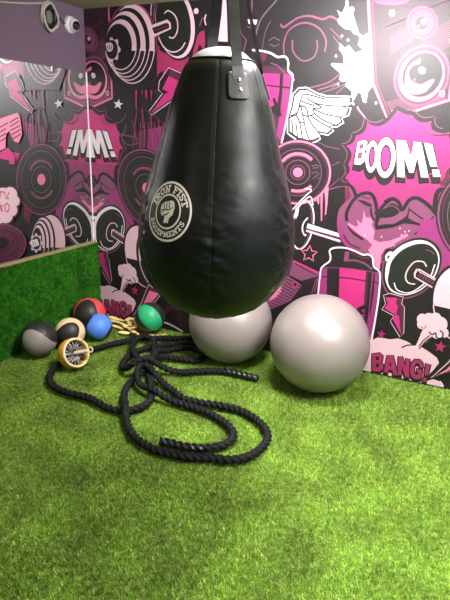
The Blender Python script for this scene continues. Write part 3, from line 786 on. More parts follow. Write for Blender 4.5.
# ------------------------------------------------------------------ punching bag
BX, BY = 1.87 * S, -1.55 * S
BP = [(0, 1.770), (.05, 1.762), (.0897, 1.742), (.117, 1.72), (.1343, 1.695), (.1514, 1.65), (.178, 1.58), (.2004, 1.5), (.2283, 1.4), (.262, 1.3), (.2884, 1.2),
      (.2965, 1.1), (.283, 1.01), (.250, .935), (.193, .87), (.120, .827), (.055, .808), (0, .803)]
PROF = np.array(spline([(r * S, z * S) for r, z in BP], 14)); PROF[:, 0] = np.maximum(PROF[:, 0], 0)
cum = np.r_[0, np.cumsum(np.linalg.norm(np.diff(PROF, axis=0), axis=1))]
AZC = math.atan2(CAM[1] - BY, CAM[0] - BX)            # azimuth that faces the camera's side
SEAMS = [AZC - math.radians(4) + k * math.pi / 3 for k in range(6)]


def bag_pt(th, s, off=0.):
    r = np.interp(s, cum, PROF[:, 0]); z = np.interp(s, cum, PROF[:, 1])
    r0 = np.interp(s - .01, cum, PROF[:, 0]); z0 = np.interp(s - .01, cum, PROF[:, 1]); r1 = np.interp(s + .01, cum, PROF[:, 0]); z1 = np.interp(s + .01, cum, PROF[:, 1])
    n = Vector((-(z1 - z0), r1 - r0)).normalized()       # outward (r, z)
    r += off * n[0]; z += off * n[1]
    return Vector((BX + r * math.cos(th), BY + r * math.sin(th), z))


def bag_find(px, py):
    best = None
    for rng_t, rng_s in ((np.linspace(AZC - 1.5, AZC + 1.5, 61), np.linspace(.05, cum[-1] - .1, 61)), (None, None), (None, None)):
        if rng_t is None:
            rng_t = np.linspace(best[1] - dt, best[1] + dt, 21); rng_s = np.linspace(best[2] - ds, best[2] + ds, 21)
        for th in rng_t:
            for s in rng_s:
                q = np.array(bag_pt(th, s)) - CAM; d = q @ FW
                e = (225 + F * (q @ RT) / d - px) ** 2 + (300 - F * (q @ UP) / d - py) ** 2
                if best is None or e < best[0]: best = (e, th, s)
        dt = (rng_t[1] - rng_t[0]); ds = (rng_s[1] - rng_s[0])
    return best[1], best[2]


def leather(name, col, r0, r1, coat=.0):
    mt = mat(name, col, r0, spec=.26)
    nt = mt.node_tree; b = nt.nodes['Principled BSDF']; tc = nt.nodes.new('ShaderNodeTexCoord')
    n1 = nt.nodes.new('ShaderNodeTexNoise'); n1.inputs['Scale'].default_value = 9; n1.inputs['Detail'].default_value = 6
    n2 = nt.nodes.new('ShaderNodeTexNoise'); n2.inputs['Scale'].default_value = 220; n2.inputs['Detail'].default_value = 3
    nt.links.new(tc.outputs['Object'], n1.inputs['Vector']); nt.links.new(tc.outputs['Object'], n2.inputs['Vector'])
    mr = nt.nodes.new('ShaderNodeMapRange'); mr.inputs['From Min'].default_value = .3; mr.inputs['From Max'].default_value = .7; mr.inputs['To Min'].default_value = r0; mr.inputs['To Max'].default_value = r1
    nt.links.new(n1.outputs['Fac'], mr.inputs['Value']); nt.links.new(mr.outputs['Result'], b.inputs['Roughness'])
    b1 = nt.nodes.new('ShaderNodeBump'); b1.inputs['Strength'].default_value = .12; b1.inputs['Distance'].default_value = .02
    b2 = nt.nodes.new('ShaderNodeBump'); b2.inputs['Strength'].default_value = .12; b2.inputs['Distance'].default_value = .001
    nt.links.new(n1.outputs['Fac'], b1.inputs['Height']); nt.links.new(n2.outputs['Fac'], b2.inputs['Height'])
    nt.links.new(b1.outputs['Normal'], b2.inputs['Normal']); nt.links.new(b2.outputs['Normal'], b.inputs['Normal'])
    return mt


M_leather = leather('black_bag_leather', '#0d1210', .33, .50)
M_strap = leather('dark_strap_leather', '#14181a', .30, .42)
M_tab = leather('worn_grey_leather', '#3c3c40', .4, .55)
M_thread = mat('seam_thread', '#22221f', .6)
M_print = mat('cream_print', '#fff6ee', .6)
bag = empty('punching_bag', (BX, BY, PROF[-1, 1]), 'large black leather teardrop punching bag hanging from straps in the middle of the room', 'punching bag')


ths, sg = bag_find(167.5, 211.5)
RL = float(np.interp(sg, cum, PROF[:, 0])); LR = .0  # radius below
q0 = np.array(bag_pt(ths, sg)) - CAM; LR = 30.3 / F * (q0 @ FW) * 1.0


def wrinkle(th, s, z):
    o = 0.
    zz = z / S
    for i, a in enumerate(SEAMS):
        d = (th - a + math.pi) % (2 * math.pi) - math.pi
        o -= .0022 * math.exp(-(d / .035) ** 2)
        am = math.exp(-((zz - 1.13) / .25) ** 2)
        ex = math.exp(-(abs(d) / .17) ** 1.5)
        nn = noise.noise(Vector((i * 7.3 + d * 4.0, z * 30 + d * 3, i * 3.1))) + .5 * noise.noise(Vector((i * 3.3 + d * 9.0, z * 62 - d * 4, i * 5.1)))
        o += .0105 * am * ex * nn
    o += .0045 * noise.noise(Vector((math.cos(th) * 2.2, math.sin(th) * 2.2, z * 3.5))) * min(1, (1.77 - zz) * 6)
    dd_ = ((th - ths + math.pi) % (2 * math.pi) - math.pi) * RL, s - sg
    return o * (1 - math.exp(-((dd_[0] ** 2 + dd_[1] ** 2) / .13 ** 2) ** 3))


bm = bmesh.new(); n = 300; rings = []
ss = np.linspace(0, cum[-1], 240)
for s in ss:
    r = float(np.interp(s, cum, PROF[:, 0])); z = float(np.interp(s, cum, PROF[:, 1]))
    if r < 1e-4: rings.append([bm.verts.new((BX, BY, z))]); continue
    rings.append([])
    for k in range(n):
        th = 2 * math.pi * k / n
        rings[-1].append(bm.verts.new(bag_pt(th, s, wrinkle(th, s, z) * min(1, r / .1))))
for a, b in zip(rings, rings[1:]):
    for k in range(n):
        k2 = (k + 1) % n
        if len(a) == 1: bm.faces.new((a[0], b[k], b[k2]))
        elif len(b) == 1: bm.faces.new((a[k], b[0], a[k2]))
        else: bm.faces.new((a[k], b[k], b[k2], a[k2]))
bmesh.ops.recalc_face_normals(bm, faces=bm.faces)
linkw('leather_body', bm, M_leather, bag, True)
for a in SEAMS:
    bm = bmesh.new()
    tube(bm, [bag_pt(a, s, wrinkle(a, s, float(np.interp(s, cum, PROF[:, 1]))) + .0006) for s in np.linspace(.16, cum[-1] - .12, 110)], .0011, 6)
    linkw('seam', bm, M_thread, bag, True)
# paler grey lid inside the top piping
bm = bmesh.new(); rg = []
for s in np.linspace(0, .128, 14): rg.append([bm.verts.new(bag_pt(2 * math.pi * k / 96, s, .0032 + .0035 * noise.noise(Vector((math.cos(2 * math.pi * k / 96) * 3, math.sin(2 * math.pi * k / 96) * 3, s * 30))))) for k in range(96)])
for a, b in zip(rg, rg[1:]):
    for k in range(96): bm.faces.new((a[k], b[k], b[(k + 1) % 96], a[(k + 1) % 96]))
bmesh.ops.remove_doubles(bm, verts=bm.verts, dist=1e-5)
tag(linkw('top_cap', bm, mat('pale_grey_leather', '#85878a', .3), bag, True), 'pale grey cap on top of the bag')
# top seam roll
bm = bmesh.new(); tube(bm, [bag_pt(a, .130, .002) for a in np.linspace(0, 2 * math.pi, 72, endpoint=False)], .004, 8, True)
linkw('top_piping', bm, M_leather, bag, True)


def bag_ribbon(bm, pts, wdir, w, th):
    """flat band through pts, wdir across"""
    pts = [Vector(p) for p in pts]; rows = []
    for i, p in enumerate(pts):
        t = (pts[min(i + 1, len(pts) - 1)] - pts[max(i - 1, 0)]).normalized()
        wd = (wdir - t * wdir.dot(t)).normalized(); nn = t.cross(wd)
        rows.append([bm.verts.new(p + wd * (sx * w / 2) + nn * (sy * th / 2)) for sx, sy in ((-1, -1), (1, -1), (1, 1), (-1, 1))])
    for a, b in zip(rows, rows[1:]):
        for k in range(4): bm.faces.new((a[k], a[(k + 1) % 4], b[(k + 1) % 4], b[k]))
    bm.faces.new(rows[0][::-1]); bm.faces.new(rows[-1])
    bmesh.ops.recalc_face_normals(bm, faces=bm.faces)


APEX = Vector((BX, BY, 2.19 * S))
thf, sf = bag_find(237.8, 85.5)
for az, st, w in ((thf, sf, .040), (thf + math.radians(78), sf - .01, .040), (thf + math.radians(176), sf - .01, .040)):
    wdir = Vector((-math.sin(az), math.cos(az), 0))
    pts = [bag_pt(az, st + .030, .004), bag_pt(az, st, .005), bag_pt(az, st - .03, .006), bag_pt(az, st - .06, .012)]
    end = APEX + Vector((math.cos(az), math.sin(az), 0)) * .010
    top = [pts[-1].lerp(end, k) for k in np.linspace(.12, 1, 8)]
    bm = bmesh.new(); bag_ribbon(bm, pts + top, wdir, w, .004); sp = linkw('strap', bm, M_strap, bag)
    bm = bmesh.new()
    # stitched leather tab: rounded rectangle wrapped on the bag
    cor = []
    W2, H0, H1, rr = .036, -.044, .050, .016
    for cx, cyy, a0 in ((W2 - rr, H1 - rr, 0), (-W2 + rr, H1 - rr, 90), (-W2 + .006, H0 + .006, 180), (W2 - .006, H0 + .006, 270)):
        q = rr if cyy > 0 else .006
        cor += [(cx + q * math.cos(math.radians(a0 + d)), cyy + q * math.sin(math.radians(a0 + d))) for d in (0, 22, 45, 68, 90)]
    rloc = float(np.interp(st, cum, PROF[:, 0]))
    def tabp(q, off): return bag_pt(az + q[0] / rloc, st + q[1], off)
    lo = [bm.verts.new(tabp(q, .002)) for q in cor]; hi = [bm.verts.new(tabp(q, .0075)) for q in cor]; h2 = [bm.verts.new(tabp((q[0] * .92, q[1] * .93), .0088)) for q in cor]
    cv = bm.verts.new(tabp((0, .003), .0095))
    N = len(cor)
    for k in range(N):
        k2 = (k + 1) % N
        bm.faces.new((lo[k], lo[k2], hi[k2], hi[k])); bm.faces.new((hi[k], hi[k2], h2[k2], h2[k])); bm.faces.new((h2[k], h2[k2], cv))
    bmesh.ops.recalc_face_normals(bm, faces=bm.faces)
    tb = linkw('strap_tab', bm, M_tab, bag)
    for dv in (-.016, .018):
        c = tabp((0.004, dv), .009); nn = (tabp((0.004, dv), .03) - tabp((0.004, dv), .0)).normalized()
        bm = bmesh.new(); lathe(bm, [(.0075, 0), (.0072, .0018), (.005, .0034), (0, .004)], 20, 0, axis_matrix(c, nn)); linkw('rivet', bm, M_chrome, tb, True)
bm = bmesh.new()
tube(bm, [APEX + Vector((.026 * math.cos(a), 0, .026 * math.sin(a) + .01)) for a in np.linspace(0, 2 * math.pi, 32, endpoint=False)], .006, 10, True)
linkw('ring', bm, M_chrome, bag, True)
bm = bmesh.new(); zc = APEX.z + .035; k = 0
while zc < ROOM_H - .045:
    ax = Vector((1, 0, 0)) if k % 2 else Vector((0, 1, 0))
    tube(bm, [Vector((BX, BY, zc + .018)) + ax * (.011 * math.cos(a)) + Vector((0, 0, .024 * math.sin(a))) for a in np.linspace(0, 2 * math.pi, 20, endpoint=False)], .004, 8, True)
    zc += .036; k += 1
linkw('chain', bm, M_chrome, bag, True)
bm = bmesh.new(); box(bm, BX - .06, BX + .06, BY - .06, BY + .06, ROOM_H - .012, ROOM_H - .0005, .003)
tube(bm, [(BX, BY, ROOM_H - .05), (BX, BY, ROOM_H - .010)], .008, 10); linkw('ceiling_plate', bm, M_black, bag)

# printed emblem, in its own round coordinates (u right, v up, radius 1)
eb = bmesh.new(); elay = [0]


def emb(u, v, off): return bag_pt(ths + u * .93 * LR / RL, sg - v * LR, .0016 + off)


def emb_fill(loops, mi):
    elay[0] += 1; off = elay[0] * .00012
    ls = [[Vector((p[0], p[1], 0)) for p in l] for l in loops]
    tri = tessellate_polygon(ls); flat = [p for l in ls for p in l]
    sb = bmesh.new(); vs = [sb.verts.new(p) for p in flat]
    for t in tri:
        try: sb.faces.new([vs[i] for i in t])
        except ValueError: pass
    for _ in range(2): bmesh.ops.subdivide_edges(sb, edges=sb.edges[:], cuts=1, use_grid_fill=True)
    sb.verts.index_update()
    mp = [eb.verts.new(emb(v.co.x, v.co.y, off)) for v in sb.verts]
    for f in sb.faces: eb.faces.new([mp[v.index] for v in f.verts]).material_index = mi
    sb.free()


def emb_ring(r0, r1, mi):
    elay[0] += 1; off = elay[0] * .00012; n = 72; m_ = max(1, int((r1 - r0) / .09))
    for j in range(m_):
        a0 = r0 + (r1 - r0) * j / m_; a1 = r0 + (r1 - r0) * (j + 1) / m_
        R0 = [eb.verts.new(emb(a0 * math.cos(2 * math.pi * k / n), a0 * math.sin(2 * math.pi * k / n), off)) for k in range(n)]
        R1_ = [eb.verts.new(emb(a1 * math.cos(2 * math.pi * k / n), a1 * math.sin(2 * math.pi * k / n), off)) for k in range(n)]
        for k in range(n): eb.faces.new((R0[k], R0[(k + 1) % n], R1_[(k + 1) % n], R1_[k])).material_index = mi


emb_ring(.02, 1.0, 1); emb_ring(.925, 1.0, 0); emb_ring(.525, .585, 0)
# letters: strokes in a unit cell (x 0..w, y 0..1)
GL = {
    'I': (.5, [[(.25, 0), (.25, 1)], [(.02, .07), (.48, .07)], [(.02, .93), (.48, .93)]]),
    'R': (.85, [[(.2, 0), (.2, 1)], [(.02, .07), (.4, .07)], [(.05, .93), (.5, .93), (.68, .82), (.68, .62), (.5, .5), (.2, .5)], [(.45, .5), (.72, .05), (.88, .05)]]),
    'O': (.9, [[(.45, .06), (.18, .22), (.14, .5), (.18, .78), (.45, .94), (.72, .78), (.76, .5), (.72, .22), (.45, .06)]]),
    'N': (.95, [[(.2, 0), (.2, 1)], [(.2, .95), (.75, .05)], [(.75, 0), (.75, 1)], [(.02, .07), (.36, .07)], [(.6, .93), (.95, .93)], [(.02, .93), (.25, .93)]]),
    'F': (.8, [[(.2, 0), (.2, 1)], [(.02, .07), (.4, .07)], [(.02, .93), (.74, .93), (.74, .74)], [(.2, .52), (.56, .52)]]),
    'S': (.75, [[(.66, .78), (.52, .94), (.25, .94), (.14, .76), (.25, .58), (.55, .44), (.64, .24), (.5, .06), (.22, .06), (.1, .24)]]),
    'T': (.85, [[(.42, 0), (.42, 1)], [(.2, .07), (.64, .07)], [(.06, .72), (.06, .93), (.78, .93), (.78, .72)]]),
    'E': (.8, [[(.2, 0), (.2, 1)], [(.02, .93), (.7, .93), (.7, .76)], [(.02, .07), (.72, .07), (.72, .26)], [(.2, .5), (.55, .5)]]),
    'Q': (.9, [[(.45, .06), (.18, .22), (.14, .5), (.18, .78), (.45, .94), (.72, .78), (.76, .5), (.72, .22), (.45, .06)], [(.48, .3), (.8, -.08)]]),
    'U': (.9, [[(.18, 1), (.18, .25), (.34, .06), (.58, .06), (.74, .25), (.74, 1)], [(.02, .93), (.34, .93)], [(.58, .93), (.9, .93)]]),
    'P': (.8, [[(.2, 0), (.2, 1)], [(.02, .07), (.4, .07)], [(.05, .93), (.5, .93), (.68, .82), (.68, .58), (.5, .46), (.2, .46)]]),
    'M': (1.05, [[(.18, 0), (.18, 1)], [(.18, .95), (.52, .25)], [(.52, .25), (.86, .95)], [(.86, 0), (.86, 1)], [(.02, .07), (.34, .07)], [(.7, .07), (1.02, .07)]]),
}


def arc_text(word, rc, h, a_mid, spread, top, lw):
    tot = sum(GL[c][0] if c != ' ' else .45 for c in word); pos = 0.
    elay[0] += 1; off = elay[0] * .00012
    for c in word:
        if c == ' ': pos += .45; continue
        w, st = GL[c]
        for pl in st:
            P = np.array(pl, float); P[:, 0] = (P[:, 0] - w / 2) * .92 + w / 2
            for a, b in zip(P, P[1:]):
                d = (b - a) / max(np.linalg.norm(b - a), 1e-6); nn = np.array([-d[1], d[0]]) * lw / 2; e = d * lw * .3
                vs = []
                for q in (a + nn - e, b + nn + e, b - nn + e, a - nn - e):
                    f = (pos + q[0]) / tot - .5; rad = (rc + (q[1] - .5) * h) if top else (rc - (q[1] - .5) * h)
                    an = a_mid - f * spread if top else a_mid + f * spread
                    vs.append(eb.verts.new(emb(rad * math.cos(an), rad * math.sin(an), off)))
                eb.faces.new(vs).material_index = 0
        pos += w


arc_text('IRON FIST', .755, .235, math.radians(90), math.radians(152), True, .20)
arc_text('EQUIPMENTS', .755, .175, math.radians(270), math.radians(136), False, .19)
fist = [(205, 362), (231, 360), (234, 332), (250, 312), (256, 272), (250, 242), (232, 233), (218, 240), (204, 244), (190, 252), (178, 268), (177, 298), (188, 322), (206, 322), (206, 344)]
fz = lambda P: [((x - 220) / 124 + .02, (297 - y) / 168) for x, y in P]
emb_fill([fz(fist)], 0)
for P in ([(192, 256), (197, 258), (200, 290), (195, 290)], [(206, 248), (211, 249), (214, 286), (209, 286)], [(220, 243), (225, 243), (230, 278), (225, 279)],
          [(180, 292), (230, 282), (246, 268), (248, 273), (230, 289), (196, 296), (182, 300)], [(195, 316), (214, 312), (226, 298), (231, 300), (218, 318), (205, 322)], [(184, 304), (200, 300), (201, 304), (186, 309)]):
    emb_fill([fz(P)], 1)
bmesh.ops.recalc_face_normals(eb, faces=eb.faces)
tag(linkw('emblem', eb, [M_print, mat('emblem_black', '#101211', .45)], bag), 'round cream emblem reading IRON FIST EQUIPMENTS around a raised fist')

# ------------------------------------------------------------------ gym balls
def gym_material():
    mt = mat('silver_vinyl', '#968d8a', .34, .25, spec=.5)
    nt = mt.node_tree; b = nt.nodes['Principled BSDF']; tc = nt.nodes.new('ShaderNodeTexCoord')
    w = nt.nodes.new('ShaderNodeTexWave'); w.inputs['Scale'].default_value = 11; w.bands_direction = 'X'; w.wave_profile = 'SIN'
    bp = nt.nodes.new('ShaderNodeBump'); bp.inputs['Strength'].default_value = .05; bp.inputs['Distance'].default_value = .002
    nt.links.new(tc.outputs['Object'], w.inputs['Vector']); nt.links.new(w.outputs['Fac'], bp.inputs['Height']); nt.links.new(bp.outputs['Normal'], b.inputs['Normal'])
    return mt


M_gym = gym_material()


def gym_ball(px, py, r, label, rot):
    c, R = ball_at(px, py, r)
    if c.y + R > -.01: c.y = -.01 - R
    bm = bmesh.new(); bmesh.ops.create_uvsphere(bm, u_segments=96, v_segments=64, radius=R)
    for v in bm.verts:                       # it sags a little where it stands
        if v.co.z < -R * .975: v.co.z = -R * .975
    o = link('exercise_ball', bm, M_gym, None, True, c - Vector((0, 0, R * .025)))
    o.rotation_euler = (0, 0, rot)
    return tag(o, label, 'exercise ball', 'silver exercise balls by the mural')


gym_ball(319.5, 342, 49.2, 'shiny silver exercise ball standing in full view right of the punching bag', .9)
gym_ball(234.2, 318.4, 40.9, 'silver exercise ball half hidden behind the bottom of the punching bag', .3)

# ------------------------------------------------------------------ medicine balls
def two_tone(name, ca, cb, k, wy=1.0, ra=.5):
    mt = mat(name, ca, ra); nt = mt.node_tree; b = nt.nodes['Principled BSDF']
    tc = nt.nodes.new('ShaderNodeTexCoord'); nz = nt.nodes.new('ShaderNodeVectorMath'); nz.operation = 'NORMALIZE'; sp = nt.nodes.new('ShaderNodeSeparateXYZ')
    nt.links.new(tc.outputs['Object'], nz.inputs[0]); nt.links.new(nz.outputs[0], sp.inputs[0])
    def mth(op, a, c):
        n = nt.nodes.new('ShaderNodeMath'); n.operation = op
        for i, q in enumerate((a, c)):
            if isinstance(q, (int, float)): n.inputs[i].default_value = q
            else: nt.links.new(q, n.inputs[i])
        return n.outputs[0]
    x2 = mth('MULTIPLY', sp.outputs['X'], sp.outputs['X']); y2 = mth('MULTIPLY', sp.outputs['Y'], sp.outputs['Y'])
    f = mth('ADD', mth('SUBTRACT', x2, mth('MULTIPLY', y2, wy)), mth('MULTIPLY', sp.outputs['Z'], k))
    fac = mth('GREATER_THAN', f, 0.0)
    mx = nt.nodes.new('ShaderNodeMix'); mx.data_type = 'RGBA'; mx.inputs['A'].default_value = lin(cb); mx.inputs['B'].default_value = lin(ca)
    nt.links.new(fac, mx.inputs['Factor']); nt.links.new(mx.outputs['Result'], b.inputs['Base Color'])
    groove = mth('SMOOTH_MIN', mth('ABSOLUTE', f, 0), .12)
    bp = nt.nodes.new('ShaderNodeBump'); bp.inputs['Strength'].default_value = .5; bp.inputs['Distance'].default_value = .02
    n2 = nt.nodes.new('ShaderNodeTexNoise'); n2.inputs['Scale'].default_value = 160
    nt.links.new(tc.outputs['Object'], n2.inputs['Vector'])
    hh = mth('ADD', groove, mth('MULTIPLY', n2.outputs['Fac'], .02))
    nt.links.new(hh, bp.inputs['Height']); nt.links.new(bp.outputs['Normal'], b.inputs['Normal'])
    return mt


def medicine_ball(px, py, r, mt, label, zdir, xdir, dx=0., dy=0.):
    """zdir/xdir: directions of the ball's own poles, given as (right, up, towards the viewer) at its place."""
    c, R = ball_at(px, py, r); c.x += dx; c.y += dy
    v = Vector(CAM) - c; v.normalize(); rt = Vector((0, 0, 1)).cross(v).normalized(); up = v.cross(rt)
    w = lambda q: (rt * q[0] + up * q[1] + v * q[2]).normalized()
    z = w(zdir); x = w(xdir); x = (x - z * x.dot(z)).normalized(); y = z.cross(x)
    M = Matrix((x, y, z)).transposed().to_4x4()
    bm = bmesh.new(); bmesh.ops.create_icosphere(bm, subdivisions=5, radius=R)
    o = link('medicine_ball', bm, mt, None, True)
    if c.x - R < PT + .021: c.x = PT + .021 + R
    o.matrix_world = Matrix.Translation(c) @ M
    return tag(o, label, 'medicine ball', 'medicine balls in the corner')


medicine_ball(40, 338, 17.8, two_tone('grey_and_black_rubber', '#8d8781', '#232521', .75, 1.5), 'black medicine ball with a grey panel, leftmost beside the turf panel', (.55, -.8, .1), (-.38, -.12, .9), 0, -.012)
medicine_ball(70, 332.5, 14.8, two_tone('cream_and_black_rubber', '#262622', '#ead0a0', .7, 1.5), 'cream and black medicine ball right behind the yellow roller wheel', (-.7, -.7, 0), (-.12, -.05, 1))
medicine_ball(84.5, 314.8, 16.2, two_tone('red_and_black_rubber', '#201f1d', '#d8464a', .45, 1.1), 'red and black medicine ball at the back against the turf panel', (-.15, -.95, .1), (-.28, .1, 1), 0, .036)
medicine_ball(98, 325.7, 13.2, two_tone('blue_and_black_rubber', '#4f83e0', '#1b1d20', .95), 'bright blue medicine ball with black back, in front of the red one', (.05, .1, 1), (.5, .8, 0), .020, -.016)
medicine_ball(150, 317.4, 15.2, two_tone('green_and_black_rubber', '#1fa06a', '#241f1e', .04, 1.9), 'green and black medicine ball alone beneath the pink mural horn', (.62, -.75, 0), (.0, .0, 1))

# ------------------------------------------------------------------ roller wheel with handle
M_yel = mat('orange_yellow_rubber', '#e2a32a', .45); M_cream = mat('cream_plastic', '#e6d3a0', .4); M_foil = mat('grey_spokes', '#a5a6ac', .35, .6); M_in = mat('dark_inside', '#2a2a2c', .6)
base = floor_at(74.5, 369)
v = Vector(CAM) - base; v.normalize(); rt = Vector((0, 0, 1)).cross(v).normalized(); up = v.cross(rt)
ax = (v + rt * .62 + up * .05).normalized()
RR = 15.0 / F * ((np.array(base) - CAM) @ FW)
ctr_ = base + Vector((0, 0, RR * .97)) - v * .02
low = RR * math.sqrt(max(0, 1 - ax.z ** 2)) + .035 * abs(ax.z); ctr_.z = low + .001
rol = empty('roller_wheel', (ctr_.x, ctr_.y, 0), 'small yellow roller wheel with grey spokes and cream handle, standing on the turf', 'roller wheel')
MM = axis_matrix(ctr_, ax)
bm = bmesh.new(); lathe(bm, [(RR * .86, .034), (RR * .93, .040), (RR, .030), (RR * 1.02, 0), (RR, -.030), (RR * .92, -.042), (RR * .80, -.040), (RR * .80, .010)], 64, 0, MM, True); linkw('tyre', bm, M_yel, rol, True)
bm = bmesh.new(); tube(bm, [MM @ Vector((RR * .915 * math.cos(a), RR * .915 * math.sin(a), .036)) for a in np.linspace(0, 2 * math.pi, 64, endpoint=False)], .0085, 10, True); tag(linkw('rim', bm, M_cream, rol, True), 'cream front rim')
bm = bmesh.new(); lathe(bm, [(0, -.012), (RR * .82, -.012)], 48, 0, MM); linkw('back_disc', bm, M_in, rol)
for k in range(22):
    a = 2 * math.pi * k / 22 + random.uniform(-.1, .1); bm = bmesh.new(); l0 = random.uniform(.16, .3)
    q = [MM @ Vector((RR * d * math.cos(a + tw), RR * d * math.sin(a + tw), h)) for d, tw, h in ((l0, .25, .014), (.5, .06, .018), (.82, random.uniform(-.15, .15), .020))]
    tube(bm, q, .0042, 6); linkw('spoke', bm, M_foil, rol, True)
hx = (rt * 1.0 + up * .12 + v * .55).normalized()
h0 = MM @ Vector((0, 0, -.005)); h1 = h0 + hx * RR * 1.12
bm = bmesh.new(); tube(bm, [h0.lerp(h1, t) for t in (0, .1, .3, .6, .9, 1)], [.010, .013, .0125, .012, .011, .008], 14)
hd = linkw('handle', bm, M_cream, rol, True)
sx = hx.cross(v).normalized(); bm = bmesh.new()
tube(bm, [h1 + hx * .014 + (hx * math.cos(a) + sx * math.sin(a)) * .017 for a in np.linspace(0, 2 * math.pi, 24, endpoint=False)], .0055, 8, True); linkw('handle_ring', bm, M_cream, hd, True)
bm = bmesh.new(); lathe(bm, [(.020, -.011), (.020, .006), (.016, .010), (0, .010)], 24, 0, MM); linkw('hub', bm, M_in, rol, True)

# ------------------------------------------------------------------ yellow straps heaped under the green ball
M_web = mat('yellow_webbing', '#f4d98c', .7, bump=(400, .2, .001)); M_buckle = mat('dark_buckle', '#26241f', .4)
o_ = floor_at(128, 332)
stp = empty('yellow_strap', o_, 'tangled yellow webbing strap lying by the wall between the blue and green balls', 'strap')
def floor_ribbon(bm, P, w, edge=False):
    pts = [floor_at(x, y) + Vector((0, 0, z)) for x, y, z in P]
    pts = [Vector(q) for q in spline(pts, 6)]
    rows = []
    for i, p in enumerate(pts):
        t = (pts[min(i + 1, len(pts) - 1)] - pts[max(i - 1, 0)]).normalized()
        wd = Vector((0, 0, 1)).cross(t).normalized(); wd = (wd + Vector((0, 0, .18 * math.sin(i * .35)))).normalized(); nn = t.cross(wd)
        rows.append([bm.verts.new(p + wd * (sx * w / 2) + nn * (sy * .0015)) for sx, sy in ((-1, -1), (1, -1), (1, 1), (-1, 1))])
    for a, b in zip(rows, rows[1:]):
        for k in range(4): bm.faces.new((a[k], a[(k + 1) % 4], b[(k + 1) % 4], b[k]))
    bm.faces.new(rows[0][::-1]); bm.faces.new(rows[-1]); bmesh.ops.recalc_face_normals(bm, faces=bm.faces)
bm = bmesh.new()
floor_ribbon(bm, [(110, 319.5, .03), (116, 322, .03), (122, 323.5, .03), (129, 325, .035), (131, 330, .015), (136, 334, .006), (143, 336, .006), (150, 336.3, .006), (158, 336, .006), (166, 335, .006)], .036)
floor_ribbon(bm, [(119, 333, .012), (125, 334.3, .014), (132, 335, .012), (136, 335.5, .01)], .040)
floor_ribbon(bm, [(126, 326, .05), (131, 324.5, .055), (136, 328, .05), (134, 332.5, .045), (127, 332, .04), (124, 329, .03)], .034)
floor_ribbon(bm, [(108, 321, .012), (114, 323.5, .02), (120, 326, .03), (126, 329.5, .035), (131, 333, .03)], .034)
floor_ribbon(bm, [(112, 326, .010), (118, 328.5, .012), (124, 331, .014)], .030)
linkw('webbing', bm, M_web, stp)
for (x, y, z) in ((130, 331, .028), (133, 336, .014)):
    bm = bmesh.new(); c = floor_at(x, y) + Vector((0, 0, z)); box(bm, c.x - .028, c.x + .028, c.y - .018, c.y + .018, c.z - .010, c.z + .010, .004); linkw('buckle', bm, M_buckle, stp)

# ------------------------------------------------------------------ battle rope
PATH = [(258, 378.5), (243, 375), (226.5, 371.5), (204, 371), (180, 372.5), (160, 371), (144, 373), (133, 375), (125, 371.5), (122.5, 365), (128, 357), (138, 351.5), (150, 347.5), (170, 344.5), (190, 343.5), (203, 342.5),
        (207, 339.5), (203, 337.5), (190, 338), (175, 338.5), (160, 338), (140, 338.5), (125, 341.5), (110.7, 344.7), (97, 348.5), (84, 353.5), (70, 359), (57, 366), (50.5, 374), (50.5, 382.5), (58, 388.7), (71.6, 393.6), (88.7, 397.5), (101, 404.5), (113, 409.5), (128, 410.5),
        (142, 407), (150, 401), (152.5, 392), (150.5, 381), (149, 372), (151, 363), (154.5, 352), (152, 342.5), (143, 339.5), (134.5, 343.5), (132, 352), (137, 360), (146, 363.5), (155, 361.5), (165, 358.5), (180, 359), (194, 360.5),
        (202, 359), (203, 352.5), (193, 348.5), (180, 348.5), (169, 351.5), (160, 359), (151, 368), (142, 374), (134, 380), (127, 387), (124, 397), (125.5, 410), (127, 422), (132, 433), (141, 442), (154.5, 449.5), (169, 453.5), (188, 457), (210, 458), (229, 460),
        (246, 457.6), (260.7, 449), (268, 438), (264.5, 427), (253, 417), (238.7, 410), (216.7, 405), (199.6, 402.6), (185, 399), (175.5, 392), (164.4, 384.4), (154.5, 377.5), (146, 373.5), (139, 375.5), (137.5, 382), (142, 389), (151, 394), (160, 398), (173, 402), (189, 406), (206, 411.5), (219, 418.5), (229, 426),
        (234, 434), (230.5, 441.5), (219, 446.6), (204.5, 448.5), (186, 447), (172, 443.5), (160, 441.5)]
RAD = .0238
pl = np.array([np.array(floor_at(x, y, RAD))[:2] for x, y in PATH])
den = np.array(spline(pl, 24)); seg = np.linalg.norm(np.diff(den, axis=0), axis=1); al = np.r_[0, np.cumsum(seg)]
NS = int(al[-1] / .009); sx_ = np.linspace(0, al[-1], NS)
xy = np.c_[np.interp(sx_, al, den[:, 0]), np.interp(sx_, al, den[:, 1])]
for _ in range(6): xy[1:-1] = .25 * xy[:-2] + .5 * xy[1:-1] + .25 * xy[2:]
zz = np.full(NS, RAD + .001)
step = al[-1] / NS; D2 = RAD * 1.86
pa = np.interp(sx_, al, np.linspace(0, len(PATH) - 1, len(den)))          # path index of every sample
prio = np.where(pa < 9, 3.0, np.where(pa > 58, 2.0, 1.0)) + pa / 1000.
prio = np.where((pa > 88), 1.5, prio)
dd = np.linalg.norm(xy[:, None] - xy[None], axis=2); far = np.abs(np.arange(NS)[:, None] - np.arange(NS)[None]) > int(.16 / step)
ii, jj = np.where((dd < D2) & far & (prio[:, None] > prio[None, :]))
need = np.sqrt(D2 ** 2 - dd[ii, jj] ** 2)
